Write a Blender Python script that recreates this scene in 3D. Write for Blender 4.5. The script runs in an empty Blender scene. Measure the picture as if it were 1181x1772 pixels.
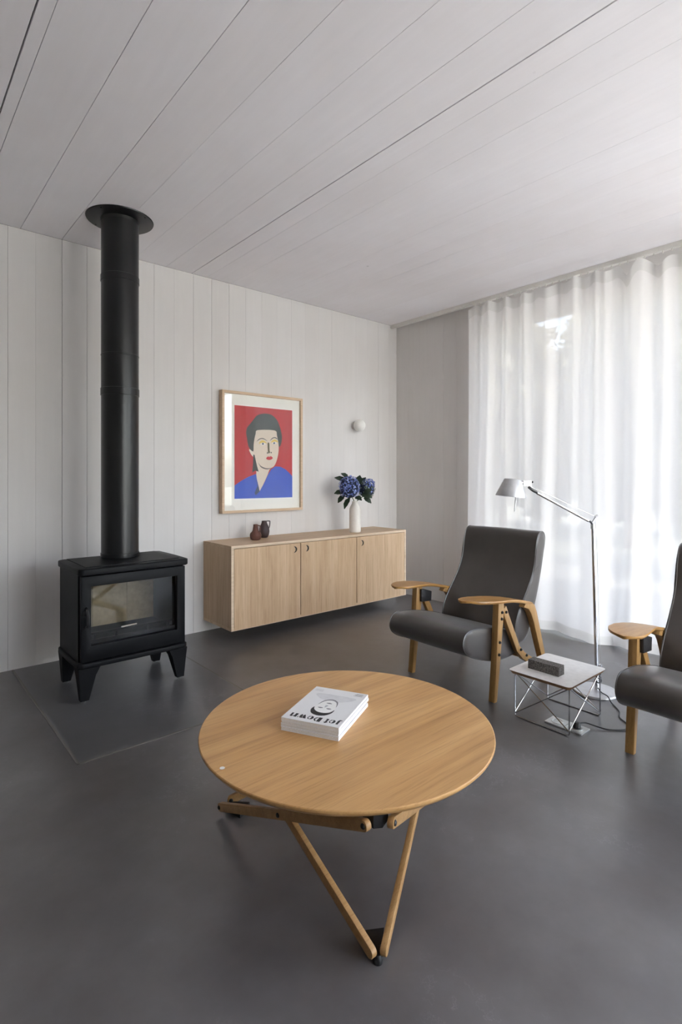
import bpy, bmesh, math, random
from mathutils import Vector, Matrix, noise
random.seed(7)
R = math.radians
SC = bpy.context.scene
COL = SC.collection

# ------------------------------------------------------------------ camera
cam_d = bpy.data.cameras.new('camera')
cam = bpy.data.objects.new('camera', cam_d); COL.objects.link(cam)
F_PX, HOR_Y, CAM_H = 932.31, 823.65, 1.25
cam.location = (0, 0, CAM_H)
cam.rotation_euler = (R(90), 0, -R(40.756))
cam_d.sensor_fit = 'VERTICAL'; cam_d.sensor_height = 36.0
cam_d.lens = F_PX / 1772 * 36.0
cam_d.shift_y = -(1772 / 2 - HOR_Y) / 1772
cam_d.clip_start = 0.02; cam_d.clip_end = 300
SC.camera = cam

# ------------------------------------------------------------------ sky, sun, window portals, exposure
w = bpy.data.worlds.new('sky_world'); SC.world = w; w.use_nodes = True
nt = w.node_tree; nt.nodes.clear()
sky = nt.nodes.new('ShaderNodeTexSky'); sky.sky_type = 'NISHITA'; sky.sun_disc = False
sky.sun_elevation = R(52); sky.sun_rotation = R(225); sky.dust_density = 3.0; sky.air_density = 1.0
hsv = nt.nodes.new('ShaderNodeHueSaturation'); hsv.inputs['Saturation'].default_value = 0.55
bg = nt.nodes.new('ShaderNodeBackground'); bg.inputs['Strength'].default_value = 0.75
wo = nt.nodes.new('ShaderNodeOutputWorld')
nt.links.new(sky.outputs[0], hsv.inputs['Color']); nt.links.new(hsv.outputs[0], bg.inputs['Color']); nt.links.new(bg.outputs[0], wo.inputs['Surface'])

sd = bpy.data.lights.new('sun', 'SUN'); sd.energy = 6.0; sd.angle = R(0.6); sd.color = (1.0, 0.97, 0.93)
sun = bpy.data.objects.new('sun', sd); COL.objects.link(sun)
sun.rotation_euler = Vector((0.42, 0.32, -0.85)).to_track_quat('-Z', 'Y').to_euler()   # falls from over the back-left of the house

def portal(name, loc, rot, sx, sy):
    d = bpy.data.lights.new(name, 'AREA'); d.shape = 'RECTANGLE'; d.size = sx; d.size_y = sy
    d.cycles.is_portal = True
    o = bpy.data.objects.new(name, d); COL.objects.link(o); o.location = loc; o.rotation_euler = rot
# portals only guide the sampling of the sky through the three windows
portal('sky_portal', (4.49, 1.82, 1.34), (0, R(90), 0), 2.7, 2.4)
portal('sky_portal.001', (4.49, -.955, 1.34), (0, R(90), 0), 2.7, 2.59)
portal('sky_portal.002', (2.65, -2.64, 1.34), (R(-90), 0, 0), 2.9, 2.7)

vs = SC.view_settings
vs.view_transform = 'Standard'; vs.look = 'None'; vs.gamma = 1.0; vs.use_curve_mapping = False
vs.exposure = 1.68
SC.display_settings.display_device = 'sRGB'
try:
    SC.cycles.use_denoising = True
    SC.cycles.max_bounces = 10; SC.cycles.diffuse_bounces = 6; SC.cycles.glossy_bounces = 4
    SC.cycles.transparent_max_bounces = 16; SC.cycles.transmission_bounces = 6
    SC.cycles.sample_clamp_indirect = 6.0
except Exception:
    pass

# ------------------------------------------------------------------ material helpers
MATS = {}
def srgb(r, g, b):
    f = lambda c: (c/255/12.92) if c/255 <= .04045 else ((c/255+.055)/1.055)**2.4
    return (f(r), f(g), f(b), 1)

class NB:
    """tiny node-graph builder"""
    def __init__(s, name):
        s.m = bpy.data.materials.new(name); s.m.use_nodes = True
        s.t = s.m.node_tree; s.t.nodes.clear()
        s.out = s.t.nodes.new('ShaderNodeOutputMaterial')
        MATS[name] = s.m
    def n(s, kind, **kw):
        nd = s.t.nodes.new('ShaderNode' + kind)
        for k, v in kw.items():
            if k in nd.inputs: nd.inputs[k].default_value = v
            else: setattr(nd, k, v)
        return nd
    def l(s, a, b): s.t.links.new(a, b)
    def coords(s, scale=(1, 1, 1), rot=(0, 0, 0)):
        tc = s.n('TexCoord'); mp = s.n('Mapping')
        mp.inputs['Scale'].default_value = scale; mp.inputs['Rotation'].default_value = rot
        s.l(tc.outputs['Object'], mp.inputs['Vector']); return mp.outputs[0]
    def noise(s, vec, scale, detail=4, rough=.55):
        nd = s.n('TexNoise'); nd.inputs['Scale'].default_value = scale; nd.inputs['Detail'].default_value = detail; nd.inputs['Roughness'].default_value = rough
        s.l(vec, nd.inputs['Vector']); return nd.outputs['Fac']
    def ramp(s, fac, stops):
        nd = s.n('ValToRGB'); e = nd.color_ramp.elements
        while len(e) < len(stops): e.new(.5)
        for el, (p, c) in zip(e, stops): el.position = p; el.color = c if len(c) == 4 else (*c, 1)
        s.l(fac, nd.inputs['Fac']); return nd.outputs['Color']
    def mix(s, fac, a, b, mode='MIX'):
        nd = s.n('Mix'); nd.data_type = 'RGBA'; nd.blend_type = mode
        for i, v in ((0, fac), (6, a), (7, b)):
            if hasattr(v, 'node'): s.l(v, nd.inputs[i])
            else: nd.inputs[i].default_value = v
        return nd.outputs[2]
    def bsdf(s, color, rough=.5, metal=0., spec=.5, bump=None, bstr=.2, bdist=.002, coat=0., sheen=0.):
        p = s.n('BsdfPrincipled')
        for k, v in (('Base Color', color), ('Roughness', rough)):
            if hasattr(v, 'node'): s.l(v, p.inputs[k])
            else: p.inputs[k].default_value = v
        p.inputs['Metallic'].default_value = metal; p.inputs['Specular IOR Level'].default_value = spec
        p.inputs['Coat Weight'].default_value = coat; p.inputs['Sheen Weight'].default_value = sheen
        if bump is not None:
            b = s.n('Bump'); b.inputs['Strength'].default_value = bstr; b.inputs['Distance'].default_value = bdist
            s.l(bump, b.inputs['Height']); s.l(b.outputs[0], p.inputs['Normal'])
        s.l(p.outputs[0], s.out.inputs['Surface']); return p

def plain(name, rgb, rough=.5, metal=0., spec=.5, coat=0., grain=.06, gscale=40, sheen=0.):
    b = NB(name); v = b.coords(); f = b.noise(v, gscale, 3)
    c = srgb(*rgb); lo = tuple(x*(1-grain) for x in c[:3])+(1,); hi = tuple(min(1, x*(1+grain)) for x in c[:3])+(1,)
    b.bsdf(b.ramp(f, [(.3, lo), (.7, hi)]), rough, metal, spec, coat=coat, sheen=sheen); return b.m

def painted_boards(name, rgb, axis):
    b = NB(name)
    st = [9, 9, 9]; st[axis] = .7
    v = b.coords(tuple(st)); v2 = b.coords((1, 1, 1))
    g = b.noise(v, 3.5, 5); m = b.noise(v2, 1.3, 3)
    c = srgb(*rgb)
    base = b.ramp(g, [(.30, tuple(x*.98 for x in c[:3])), (.6, c[:3]), (.8, tuple(min(1, x*1.02) for x in c[:3]))])
    oi = b.n('ObjectInfo')
    tint = b.ramp(oi.outputs['Random'], [(0, (.975, .97, .965)), (.5, (.99, .99, .99)), (1, (1, 1, 1))])
    base = b.mix(1.0, base, tint, 'MULTIPLY')
    blot = b.ramp(m, [(.35, (.96, .95, .94)), (.65, (1, 1, 1))])
    base = b.mix(1.0, base, blot, 'MULTIPLY')
    # small knots showing through the paint
    vk = b.n('TexVoronoi'); vk.inputs['Scale'].default_value = 1.9; b.l(v2, vk.inputs['Vector'])
    kn = b.ramp(vk.outputs['Distance'], [(0, (1, 1, 1)), (.012, (.9, .9, .9)), (.026, (0, 0, 0))])
    base = b.mix(kn, base, tuple(x*.66 for x in c[:3])+(1,))
    b.bsdf(base, .62, spec=.3, bump=g, bstr=.05, bdist=.002); return b.m

def wood(name, dark, mid, light, axis=0, scale=1.0, rough=.42, cathedral=.55, spec=.4):
    b = NB(name)
    st = [7*scale]*3; st[axis] = .55*scale
    v = b.coords(tuple(st))
    st2 = [150*scale]*3; st2[axis] = 5*scale
    v2 = b.coords(tuple(st2))
    st3 = [2.2*scale]*3; st3[axis] = .35*scale
    v3 = b.coords(tuple(st3))
    warp = b.noise(v3, 1.0, 3)
    # rings: distorted noise field turned into bands
    big = b.noise(v3, 1.6, 2)
    mm = b.n('Math', operation='MULTIPLY'); b.l(big, mm.inputs[0]); mm.inputs[1].default_value = 26.0
    fr = b.n('Math', operation='SINE'); b.l(mm.outputs[0], fr.inputs[0])
    ma = b.n('Math', operation='MULTIPLY_ADD'); b.l(fr.outputs[0], ma.inputs[0]); ma.inputs[1].default_value = .5; ma.inputs[2].default_value = .5
    g = b.noise(v, 1.8, 6, .6); p = b.noise(v2, 1.0, 3, .6)
    base = b.ramp(g, [(.15, srgb(*dark)), (.5, srgb(*mid)), (.85, srgb(*light))])
    rings = b.ramp(ma.outputs[0], [(0, (.86, .84, .80)), (.25, (.97, .965, .955)), (1, (1, 1, 1))])
    base = b.mix(cathedral, base, rings, 'MULTIPLY')
    pores = b.ramp(p, [(.34, (.80, .77, .72)), (.46, (1, 1, 1))])
    base = b.mix(.75, base, pores, 'MULTIPLY')
    st4 = [46*scale]*3; st4[axis] = .9*scale
    f4 = b.noise(b.coords(tuple(st4)), 1.0, 4, .65)
    fine = b.ramp(f4, [(.36, (.84, .81, .76)), (.50, (.99, .985, .98)), (.66, (1.03, 1.03, 1.03))])
    base = b.mix(.85, base, fine, 'MULTIPLY')
    oi = b.n('ObjectInfo'); tint = b.ramp(oi.outputs['Random'], [(0, (.95, .94, .92)), (1, (1, 1, 1))])
    base = b.mix(1.0, base, tint, 'MULTIPLY')
    b.bsdf(base, rough, spec=spec, bump=p, bstr=.06, bdist=.001); return b.m

painted_boards('wall_paint', (221, 218, 216), 2)
painted_boards('ceiling_paint', (243, 240, 243), 1)
plain('gap_dark', (58, 52, 47), .9, spec=.1)
plain('render_white', (222, 220, 216), .8, spec=.2, gscale=6)
plain('wall_left_dim', (160, 153, 146), .7, spec=.2, gscale=5, grain=.15)  # invented tone: unseen left wall darkened to cut bounce light

def floor_mat(name, a, bcol, c, r0=.30):
    b = NB(name); v = b.coords()
    n1 = b.noise(v, 1.1, 6, .62); n2 = b.noise(v, 5.5, 6, .6); n3 = b.noise(v, 60, 3)
    base = b.ramp(n1, [(.28, srgb(*a)), (.5, srgb(*bcol)), (.75, srgb(*c))])
    t2 = b.ramp(n2, [(.3, (.90, .90, .91)), (.7, (1.07, 1.06, 1.05))])
    base = b.mix(1.0, base, t2, 'MULTIPLY')
    # trowel scratches: thin pale veins
    wv = b.noise(v, 3.2, 8, .68)
    ab = b.n('Math', operation='SUBTRACT'); b.l(wv, ab.inputs[0]); ab.inputs[1].default_value = .5
    ab2 = b.n('Math', operation='ABSOLUTE'); b.l(ab.outputs[0], ab2.inputs[0])
    vein = b.ramp(ab2.outputs[0], [(0, (.45, .45, .45)), (.005, (0, 0, 0))])
    msk = b.ramp(n1, [(.5, (0, 0, 0)), (.62, (1, 1, 1))])
    vf = b.mix(1.0, vein, msk, 'MULTIPLY')
    base = b.mix(vf, base, tuple(min(1, x*1.8) for x in srgb(*c)[:3])+(1,))
    rr = b.n('MapRange'); b.l(n2, rr.inputs[0]); rr.inputs[3].default_value = r0; rr.inputs[4].default_value = r0+.07
    b.bsdf(base, rr.outputs[0], spec=.8, bump=n2, bstr=.05, bdist=.004); return b.m
floor_mat('microcement', (76, 71, 69), (98, 95, 95), (120, 118, 120), .285)
floor_mat('microcement_hearth', (80, 79, 81), (91, 90, 92), (101, 100, 103), .285)
plain('joint_line', (112, 108, 104), .6)
plain('terrace_stone', (208, 206, 204), .8, gscale=3, grain=.12)
plain('terrace_gravel', (158, 156, 152), .9, gscale=3, grain=.15)
plain('lawn', (150, 150, 138), .95, gscale=4, grain=.25)

wood('oak_cabinet', (186, 154, 122), (203, 173, 140), (216, 189, 158), axis=2, scale=1.25, rough=.5, cathedral=.35)
wood('oak_cabinet_h', (192, 162, 130), (209, 181, 149), (220, 194, 164), axis=0, scale=1.2, rough=.5, cathedral=.3)
wood('oak_edge', (200, 176, 148), (216, 194, 168), (226, 206, 182), axis=0, scale=1.5, rough=.5, cathedral=.2)
wood('oak_table', (188, 142, 88), (200, 155, 100), (210, 168, 114), axis=0, scale=1.0, rough=.38, cathedral=.8)
wood('oak_table_leg', (150, 112, 70), (172, 133, 87), (190, 152, 106), axis=0, scale=2.0, rough=.42, cathedral=.2)
wood('ply_honey', (142, 106, 60), (164, 126, 76), (184, 147, 96), axis=2, scale=2.0, rough=.40, cathedral=.3)
wood('ply_arm', (150, 108, 58), (174, 130, 74), (192, 150, 92), axis=0, scale=2.0, rough=.36, cathedral=.4)
wood('frame_wood', (200, 172, 142), (214, 188, 160), (224, 202, 178), axis=0, scale=2.5, rough=.5, cathedral=.2)
plain('ply_edge', (150, 112, 78), .6)
plain('table_edge', (186, 150, 104), .45)

b = NB('stove_iron'); v = b.coords(); f = b.noise(v, 420, 2); f2 = b.noise(v, 5, 4)
b.bsdf(b.ramp(f2, [(.3, srgb(19, 19, 20)), (.7, srgb(23, 23, 25))]), .48, spec=.13, bump=f, bstr=.10, bdist=.0008)
b = NB('flue_enamel'); v = b.coords(); f2 = b.noise(v, 6, 3)
b.bsdf(b.ramp(f2, [(.3, srgb(24, 24, 25)), (.7, srgb(28, 28, 29))]), .29, spec=.42)
plain('firebox_black', (22, 21, 20), .8, spec=.2)
plain('vermiculite', (196, 184, 160), .9, spec=.1, gscale=30, grain=.12)
plain('steel_bright', (210, 208, 204), .25, metal=1.0)

b = NB('leather'); v = b.coords(); f = b.noise(v, 260, 3); f2 = b.noise(v, 3.5, 4)
col = b.ramp(f2, [(.28, srgb(46, 40, 36)), (.72, srgb(66, 59, 54))])
b.bsdf(col, b.ramp(f2, [(.3, (.30,)*3), (.7, (.36,)*3)]), spec=.75, bump=f, bstr=.05, bdist=.0008, sheen=.15)
plain('black_rubber', (28, 27, 27), .45)
plain('black_leather', (34, 32, 32), .5)
plain('aluminium_satin', (192, 192, 194), .36, metal=.5)
plain('aluminium_polished', (222, 223, 226), .14, metal=1.0)
plain('chrome_wire', (200, 201, 204), .16, metal=1.0)
plain('laminate_white', (226, 224, 221), .38)
b = NB('pumice'); v = b.coords(); f = b.noise(v, 170, 5, .7); f2 = b.noise(v, 60, 3)
b.bsdf(b.ramp(f, [(.32, srgb(56, 54, 52)), (.52, srgb(108, 105, 101)), (.72, srgb(160, 156, 150))]), .9, spec=.2, bump=f, bstr=.8, bdist=.004)
plain('socket_metal', (206, 206, 204), .3, metal=.6)
plain('ceramic_white', (233, 227, 219), .5, grain=.03)
plain('ceramic_russet', (98, 62, 52), .62, gscale=80, grain=.15)
plain('ceramic_plum', (62, 48, 49), .55, gscale=80, grain=.12)
plain('globe_glass', (236, 234, 230), .35, grain=.01)
plain('sconce_base', (205, 203, 200), .6)
plain('mat_board', (240, 238, 230), .8, grain=.01)
plain('page_paper', (232, 230, 226), .8, gscale=300, grain=.08)
plain('cover_paper', (224, 223, 222), .35, grain=.01)
plain('cover_paper_cool', (232, 232, 234), .4, grain=.01)
plain('ink_black', (24, 23, 24), .5)
plain('ink_grey', (120, 118, 118), .5)
plain('ink_soft', (176, 175, 176), .5)
plain('ink_faint', (208, 207, 207), .5)
for nm, c in dict(red=(188, 14, 26), blouse=(44, 84, 194), lapel=(36, 60, 96), face=(224, 208, 190), hair=(46, 54, 50), ear=(228, 214, 198), dark=(44, 44, 42), yellow=(226, 196, 92), eye=(238, 230, 216), iris=(70, 84, 120), nose=(92, 84, 50), lips=(204, 34, 52), shade=(110, 98, 92), white=(246, 244, 240)).items():
    plain('print_'+nm, c, .7, grain=.01)
plain('petal_blue', (108, 124, 190), .7, gscale=90, grain=.55)
plain('petal_pale', (158, 172, 222), .7, gscale=60, grain=.3)
plain('petal_green', (116, 130, 112), .7, gscale=50, grain=.5)
plain('leaf_dark', (38, 56, 36), .45, gscale=30, grain=.25)
plain('stem_green', (70, 92, 52), .6)
plain('hydrangea_gap_shade', (34, 44, 66), .9)  # dark navy imitating the shade between florets
plain('window_frame_white', (228, 226, 222), .45, grain=.02)
plain('rail_white', (226, 223, 217), .4, grain=.02)
plain('bark', (92, 78, 64), .9, gscale=20, grain=.3)
plain('foliage', (122, 120, 104), .7, gscale=2, grain=.35)
plain('shell_white', (240, 240, 236), .5)

def glass_mat(name, tint=(1, 1, 1, 1), gloss=1.0, rough=0.0):
    b = NB(name)
    tr = b.n('BsdfTransparent'); tr.inputs['Color'].default_value = tint
    gl = b.n('BsdfGlossy'); gl.inputs['Roughness'].default_value = rough
    lw = b.n('LayerWeight'); lw.inputs['Blend'].default_value = .5      # Schlick reflectance, the same from both sides of the pane
    pw = b.n('Math', operation='POWER'); b.l(lw.outputs['Facing'], pw.inputs[0]); pw.inputs[1].default_value = 5.0
    sc_ = b.n('Math', operation='MULTIPLY_ADD'); b.l(pw.outputs[0], sc_.inputs[0]); sc_.inputs[1].default_value = .96; sc_.inputs[2].default_value = .04
    mu = b.n('Math', operation='MULTIPLY'); b.l(sc_.outputs[0], mu.inputs[0]); mu.inputs[1].default_value = gloss
    mx = b.n('MixShader'); b.l(mu.outputs[0], mx.inputs[0]); b.l(tr.outputs[0], mx.inputs[1]); b.l(gl.outputs[0], mx.inputs[2])
    b.l(mx.outputs[0], b.out.inputs['Surface']); return b.m
glass_mat('window_glass', (.97, .98, .98, 1), 1.0)
glass_mat('picture_glass', (1, 1, 1, 1), 1.15)
glass_mat('stove_glass', (.80, .78, .75, 1), .45)

def sheer(name, clear, col=(.93, .93, .92, 1)):
    b = NB(name)
    v = b.coords((1, 1, 1)); f = b.noise(v, 700, 2)
    tl = b.n('BsdfTranslucent'); tl.inputs['Color'].default_value = col
    df = b.n('BsdfDiffuse'); df.inputs['Color'].default_value = col
    m1 = b.n('MixShader'); m1.inputs[0].default_value = .235
    b.l(tl.outputs[0], m1.inputs[2]); b.l(df.outputs[0], m1.inputs[1])
    tr = b.n('BsdfTransparent')
    m2 = b.n('MixShader'); rr = b.n('MapRange'); b.l(f, rr.inputs[0]); rr.inputs[3].default_value = clear-.08; rr.inputs[4].default_value = clear+.08
    b.l(rr.outputs[0], m2.inputs[0]); b.l(m1.outputs[0], m2.inputs[1]); b.l(tr.outputs[0], m2.inputs[2])
    b.l(m2.outputs[0], b.out.inputs['Surface']); return b.m
sheer('voile', .06, (.91, .89, .885, 1))
sheer('voile_heading', .14, (.90, .89, .87, 1))

# ------------------------------------------------------------------ geometry helpers (all coordinates in metres, world space)
def M(n): return MATS[n]

def root(name, loc, label, cat, group=None, kind=None):
    o = bpy.data.objects.new(name, None); COL.objects.link(o); o.location = loc
    o.empty_display_size = .05
    if label: o['label'] = label
    if cat: o['category'] = cat
    if group: o['group'] = group
    if kind: o['kind'] = kind
    return o

def world_loc(o):
    v = Vector((0, 0, 0))
    while o: v += o.location; o = o.parent
    return v

def link(name, me, mat, parent=None, loc=None, smooth=True, label=None, cat=None, group=None, kind=None):
    """me holds world coordinates; they are shifted so that the object sits under its parent's origin"""
    off = world_loc(parent) if parent else Vector(loc or (0, 0, 0))
    me.transform(Matrix.Translation(-off))
    mats = mat if isinstance(mat, (list, tuple)) else [mat]
    for m in mats: me.materials.append(M(m))
    if smooth:
        me.polygons.foreach_set('use_smooth', [True]*len(me.polygons))
        me.set_sharp_from_angle(angle=R(38))
    o = bpy.data.objects.new(name, me); COL.objects.link(o)
    if parent: o.parent = parent
    else: o.location = off
    for k, v in (('label', label), ('category', cat), ('group', group), ('kind', kind)):
        if v: o[k] = v
    return o

def build(name, bm, mat, parent=None, **kw):
    me = bpy.data.meshes.new(name)
    bmesh.ops.recalc_face_normals(bm, faces=bm.faces[:])
    bm.to_mesh(me); bm.free()
    return link(name, me, mat, parent, **kw)

def nb(): return bmesh.new()

def bev(bm, off, seg=2, verts=None):
    ed = [e for e in bm.edges if len(e.link_faces) == 2 and e.calc_face_angle(0) > R(30)]
    if verts is not None:
        vs_ = set(verts); ed = [e for e in ed if e.verts[0] in vs_ and e.verts[1] in vs_]
    bmesh.ops.bevel(bm, geom=ed, offset=off, segments=seg, affect='EDGES', profile=.5, clamp_overlap=True)

def box(bm, x0, x1, y0, y1, z0, z1, b=0, seg=2):
    t = bmesh.new()
    vs_ = [t.verts.new(p) for p in ((x0,y0,z0),(x1,y0,z0),(x1,y1,z0),(x0,y1,z0),(x0,y0,z1),(x1,y0,z1),(x1,y1,z1),(x0,y1,z1))]
    for f in ((3,2,1,0),(4,5,6,7),(0,1,5,4),(1,2,6,5),(2,3,7,6),(3,0,4,7)): t.faces.new([vs_[i] for i in f])
    if b: bev(t, b, seg)
    merge(bm, t)

def merge(bm, t):
    me = bpy.data.meshes.new('tmp'); t.to_mesh(me); t.free(); bm.from_mesh(me); bpy.data.meshes.remove(me)

def hexa(bm, bottom, top, b=0):
    """box from 4 bottom and 4 top corners"""
    t = bmesh.new(); vs_ = [t.verts.new(p) for p in list(bottom)+list(top)]
    for f in ((3,2,1,0),(4,5,6,7),(0,1,5,4),(1,2,6,5),(2,3,7,6),(3,0,4,7)): t.faces.new([vs_[i] for i in f])
    if b: bev(t, b)
    merge(bm, t)

def prism(bm, pts, plane, a0, a1, b=0, seg=2):
    """polygon pts in plane 'xz'/'xy'/'yz' extruded along the third axis"""
    t = bmesh.new()
    def P(p, a): return {'xz': (p[0], a, p[1]), 'xy': (p[0], p[1], a), 'yz': (a, p[0], p[1])}[plane]
    lo = [t.verts.new(P(p, a0)) for p in pts]; hi = [t.verts.new(P(p, a1)) for p in pts]
    n = len(pts)
    t.faces.new(lo[::-1]); t.faces.new(hi)
    for i in range(n): t.faces.new((lo[i], lo[(i+1) % n], hi[(i+1) % n], hi[i]))
    bmesh.ops.recalc_face_normals(t, faces=t.faces[:])
    if b: bev(t, b, seg)
    merge(bm, t)

def tube(bm, pts, r, seg=10, closed=False, cap=True):
    pts = [Vector(p) for p in pts]; n = len(pts)
    rs = r if isinstance(r, (list, tuple)) else [r]*n
    rings = []; up = None
    for i, p in enumerate(pts):
        a = pts[(i-1) % n] if (closed or i > 0) else p; c = pts[(i+1) % n] if (closed or i < n-1) else p
        d = (c-a).normalized()
        if up is None:
            up = Vector((0, 0, 1)) if abs(d.z) < .9 else Vector((1, 0, 0))
        s = d.cross(up)
        if s.length < 1e-5: s = d.orthogonal()
        s.normalize(); up = s.cross(d).normalized()
        rings.append([bm.verts.new(p + (s*math.cos(2*math.pi*k/seg) + up*math.sin(2*math.pi*k/seg))*rs[i]) for k in range(seg)])
    m = n if closed else n-1
    for i in range(m):
        A, B = rings[i], rings[(i+1) % n]
        for k in range(seg): bm.faces.new((A[k], A[(k+1) % seg], B[(k+1) % seg], B[k]))
    if cap and not closed: bm.faces.new(rings[0][::-1]); bm.faces.new(rings[-1])

def lathe(bm, prof, c, seg=32, mat=None):
    """prof: (r, z) pairs bottom to top; c centre; optional 4x4 matrix applied about c"""
    rings = []
    for r, z in prof:
        if r < 1e-6: rings.append([bm.verts.new((0, 0, z))])
        else: rings.append([bm.verts.new((r*math.cos(2*math.pi*k/seg), r*math.sin(2*math.pi*k/seg), z)) for k in range(seg)])
    new = [v for rg in rings for v in rg]
    for A, B in zip(rings, rings[1:]):
        for k in range(seg):
            k2 = (k+1) % seg
            if len(A) == 1 and len(B) == 1: break
            if len(A) == 1: bm.faces.new((A[0], B[k], B[k2]))
            elif len(B) == 1: bm.faces.new((A[k], A[k2], B[0]))
            else: bm.faces.new((A[k], A[k2], B[k2], B[k]))
    X = Matrix.Translation(Vector(c)) @ (mat or Matrix.Identity(4))
    for v in new: v.co = X @ v.co

def catmull(pts, k=5, closed=True):
    out = []; n = len(pts)
    V = [Vector((*p, 0)) if len(p) == 2 else Vector(p) for p in pts]
    rng = range(n) if closed else range(n-1)
    for i in rng:
        p0 = V[(i-1) % n] if closed or i > 0 else V[i]; p1 = V[i]; p2 = V[(i+1) % n]; p3 = V[(i+2) % n] if closed or i < n-2 else V[(i+1) % n]
        for j in range(k):
            t = j/k
            q = .5*((2*p1)+(p2-p0)*t+(2*p0-5*p1+4*p2-p3)*t*t+(3*p1-p0-3*p2+p3)*t**3)
            out.append(q)
    if not closed: out.append(V[-1])
    return [tuple(q)[:len(pts[0])] for q in out]

def clone(o, parent=None, loc=None, **props):
    c = o.copy(); COL.objects.link(c); c.parent = parent
    if loc is not None: c.location = loc
    for k, v in props.items(): c[k] = v
    for ch in [x for x in bpy.data.objects if x.parent == o]: clone(ch, c)
    return c

# ================================================================== THE ROOM
YB, XR, H = 4.013, 4.25, 2.857        # back wall, right wall, ceiling
XL, YF = -3.0, -2.4                   # walls behind and beside the camera

bm = nb(); box(bm, XL, XR+.25, YF-.25, YB, -.12, 0)
floor = build('floor', bm, 'microcement', kind='structure', label='dark grey microcement floor', smooth=False)
bm = nb(); box(bm, .668, 1.615, 2.52, YB-.002, 0, .0012)
build('hearth_panel', bm, 'microcement_hearth', floor, smooth=False)
for a in ((.656, .668, 2.508, YB-.002), (1.615, 1.625, 2.508, YB-.002), (.656, 1.625, 2.508, 2.52)):
    bm = nb(); box(bm, *a, 0, .0014); build('joint_strip', bm, 'joint_line', floor, smooth=False)

# ceiling: planks under a dark backing, some joints open
bm = nb(); box(bm, XL-.25, XR+.65, YF-.65, YB+.25, H+.022, H+.25)
ceil = build('ceiling', bm, 'gap_dark', kind='structure', smooth=False, label='white painted plank ceiling')
cx_ = [-.05, .18, (.412, .0065), (.463, .0022), (.706, .0028), (.952, .0028), (1.193, .0014), (1.441, .0014), (1.682, .002), (1.893, .0065), (2.023, .0015), (2.24, .0013), (2.475, .0004), (2.722, .0012), (2.994, .0008), (3.16, .0008), (3.43, .0005), (3.70, .0007), (3.96, .0004), (XR, .002)]
cx_ = [(c if isinstance(c, tuple) else (c, .0015)) for c in cx_]
cx_ = [(-3.0+.244*i, .0015) for i in range(12)] + cx_
for (a, g0), (c, g1) in zip(cx_, cx_[1:]):
    bm = nb(); box(bm, a+g0/2, c-g1/2, YF, YB-.0015, H, H+.022, .0006, 1)
    build('ceiling_plank', bm, 'ceiling_paint', ceil, smooth=False)

# back wall: vertical planks 159 mm wide
bm = nb(); box(bm, XL-.25, XR+.25, YB+.02, YB+.25, -.12, H+.022)
wb = build('wall_back', bm, 'gap_dark', kind='structure', smooth=False, label='white painted wall of vertical planks')
xs = [.636+.159*i for i in range(-23, 23)]
strong = {2: .0024, 3: .0018, 6: .0014, 7: .0010, 8: .0022, 9: .0020, 10: .0018, 11: .0008, 14: .0014, 17: .0010, 1: .0008, 0: .0014, 21: .0014}
edges = [(XL, .001)] + [(x, strong.get(i-23, .0005)) for i, x in enumerate(xs) if XL+.05 < x < XR-.05] + [(XR, .001)]
for (a, g0), (c, g1) in zip(edges, edges[1:]):
    bm = nb(); box(bm, a+g0/2, c-g1/2, YB, YB+.02, 0, H-.001, .0006, 1)
    build('wall_plank', bm, 'wall_paint', wb, smooth=False)

# right wall with the curtained window and a second window beside the camera
W1 = (.62, 3.02); W2 = (-2.25, .34); ZT = 2.66
bm = nb()
box(bm, XR+.02, XR+.25, W1[1], YB+.02, -.12, H+.022); box(bm, XR+.02, XR+.25, W2[1], W1[0], -.12, H+.022); box(bm, XR+.02, XR+.25, YF-.25, W2[0], -.12, H+.022)
box(bm, XR+.02, XR+.25, W1[0], W1[1], ZT+.02, H+.022); box(bm, XR+.02, XR+.25, W2[0], W2[1], ZT+.02, H+.022)
wr = build('wall_right', bm, 'render_white', kind='structure', smooth=False, label='white plank wall beside the curtained window')
ys = [YB-.159*i for i in range(0, 7)] + [W1[1]]
ys = [y for y in ys if y >= W1[1]-.001]
gy = {4: .0022}
ys = sorted(ys, reverse=True)
for i in range(len(ys)-1):
    if ys[i]-ys[i+1] < .01: continue
    bm = nb(); box(bm, XR, XR+.02, ys[i+1]+gy.get(i+1, .0004)/2, ys[i]-gy.get(i, .0004)/2, 0, H-.001, .0006, 1)
    build('wall_plank', bm, 'wall_paint', wr, smooth=False)
for y0, y1, z0, z1 in ((W1[0], W1[1], ZT, H-.001), (W2[0], W2[1], ZT, H-.001), (W2[1], W1[0], 0, H-.001), (YF, W2[0], 0, H-.001)):
    bm = nb(); box(bm, XR, XR+.02, y0, y1, z0, z1); build('wall_panel', bm, 'wall_paint', wr, smooth=False)

bm = nb(); box(bm, XL-.25, XL, YF-.25, YB, -.12, H+.022); build('wall_left', bm, 'wall_left_dim', kind='structure', smooth=False)
W3 = (1.2, 4.1)
bm = nb(); box(bm, XL, W3[0], YF-.25, YF, -.12, H+.022); box(bm, W3[1], XR+.02, YF-.25, YF, -.12, H+.022); box(bm, W3[0], W3[1], YF-.25, YF, ZT, H+.022)
build('wall_front', bm, 'render_white', kind='structure', smooth=False)

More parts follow.
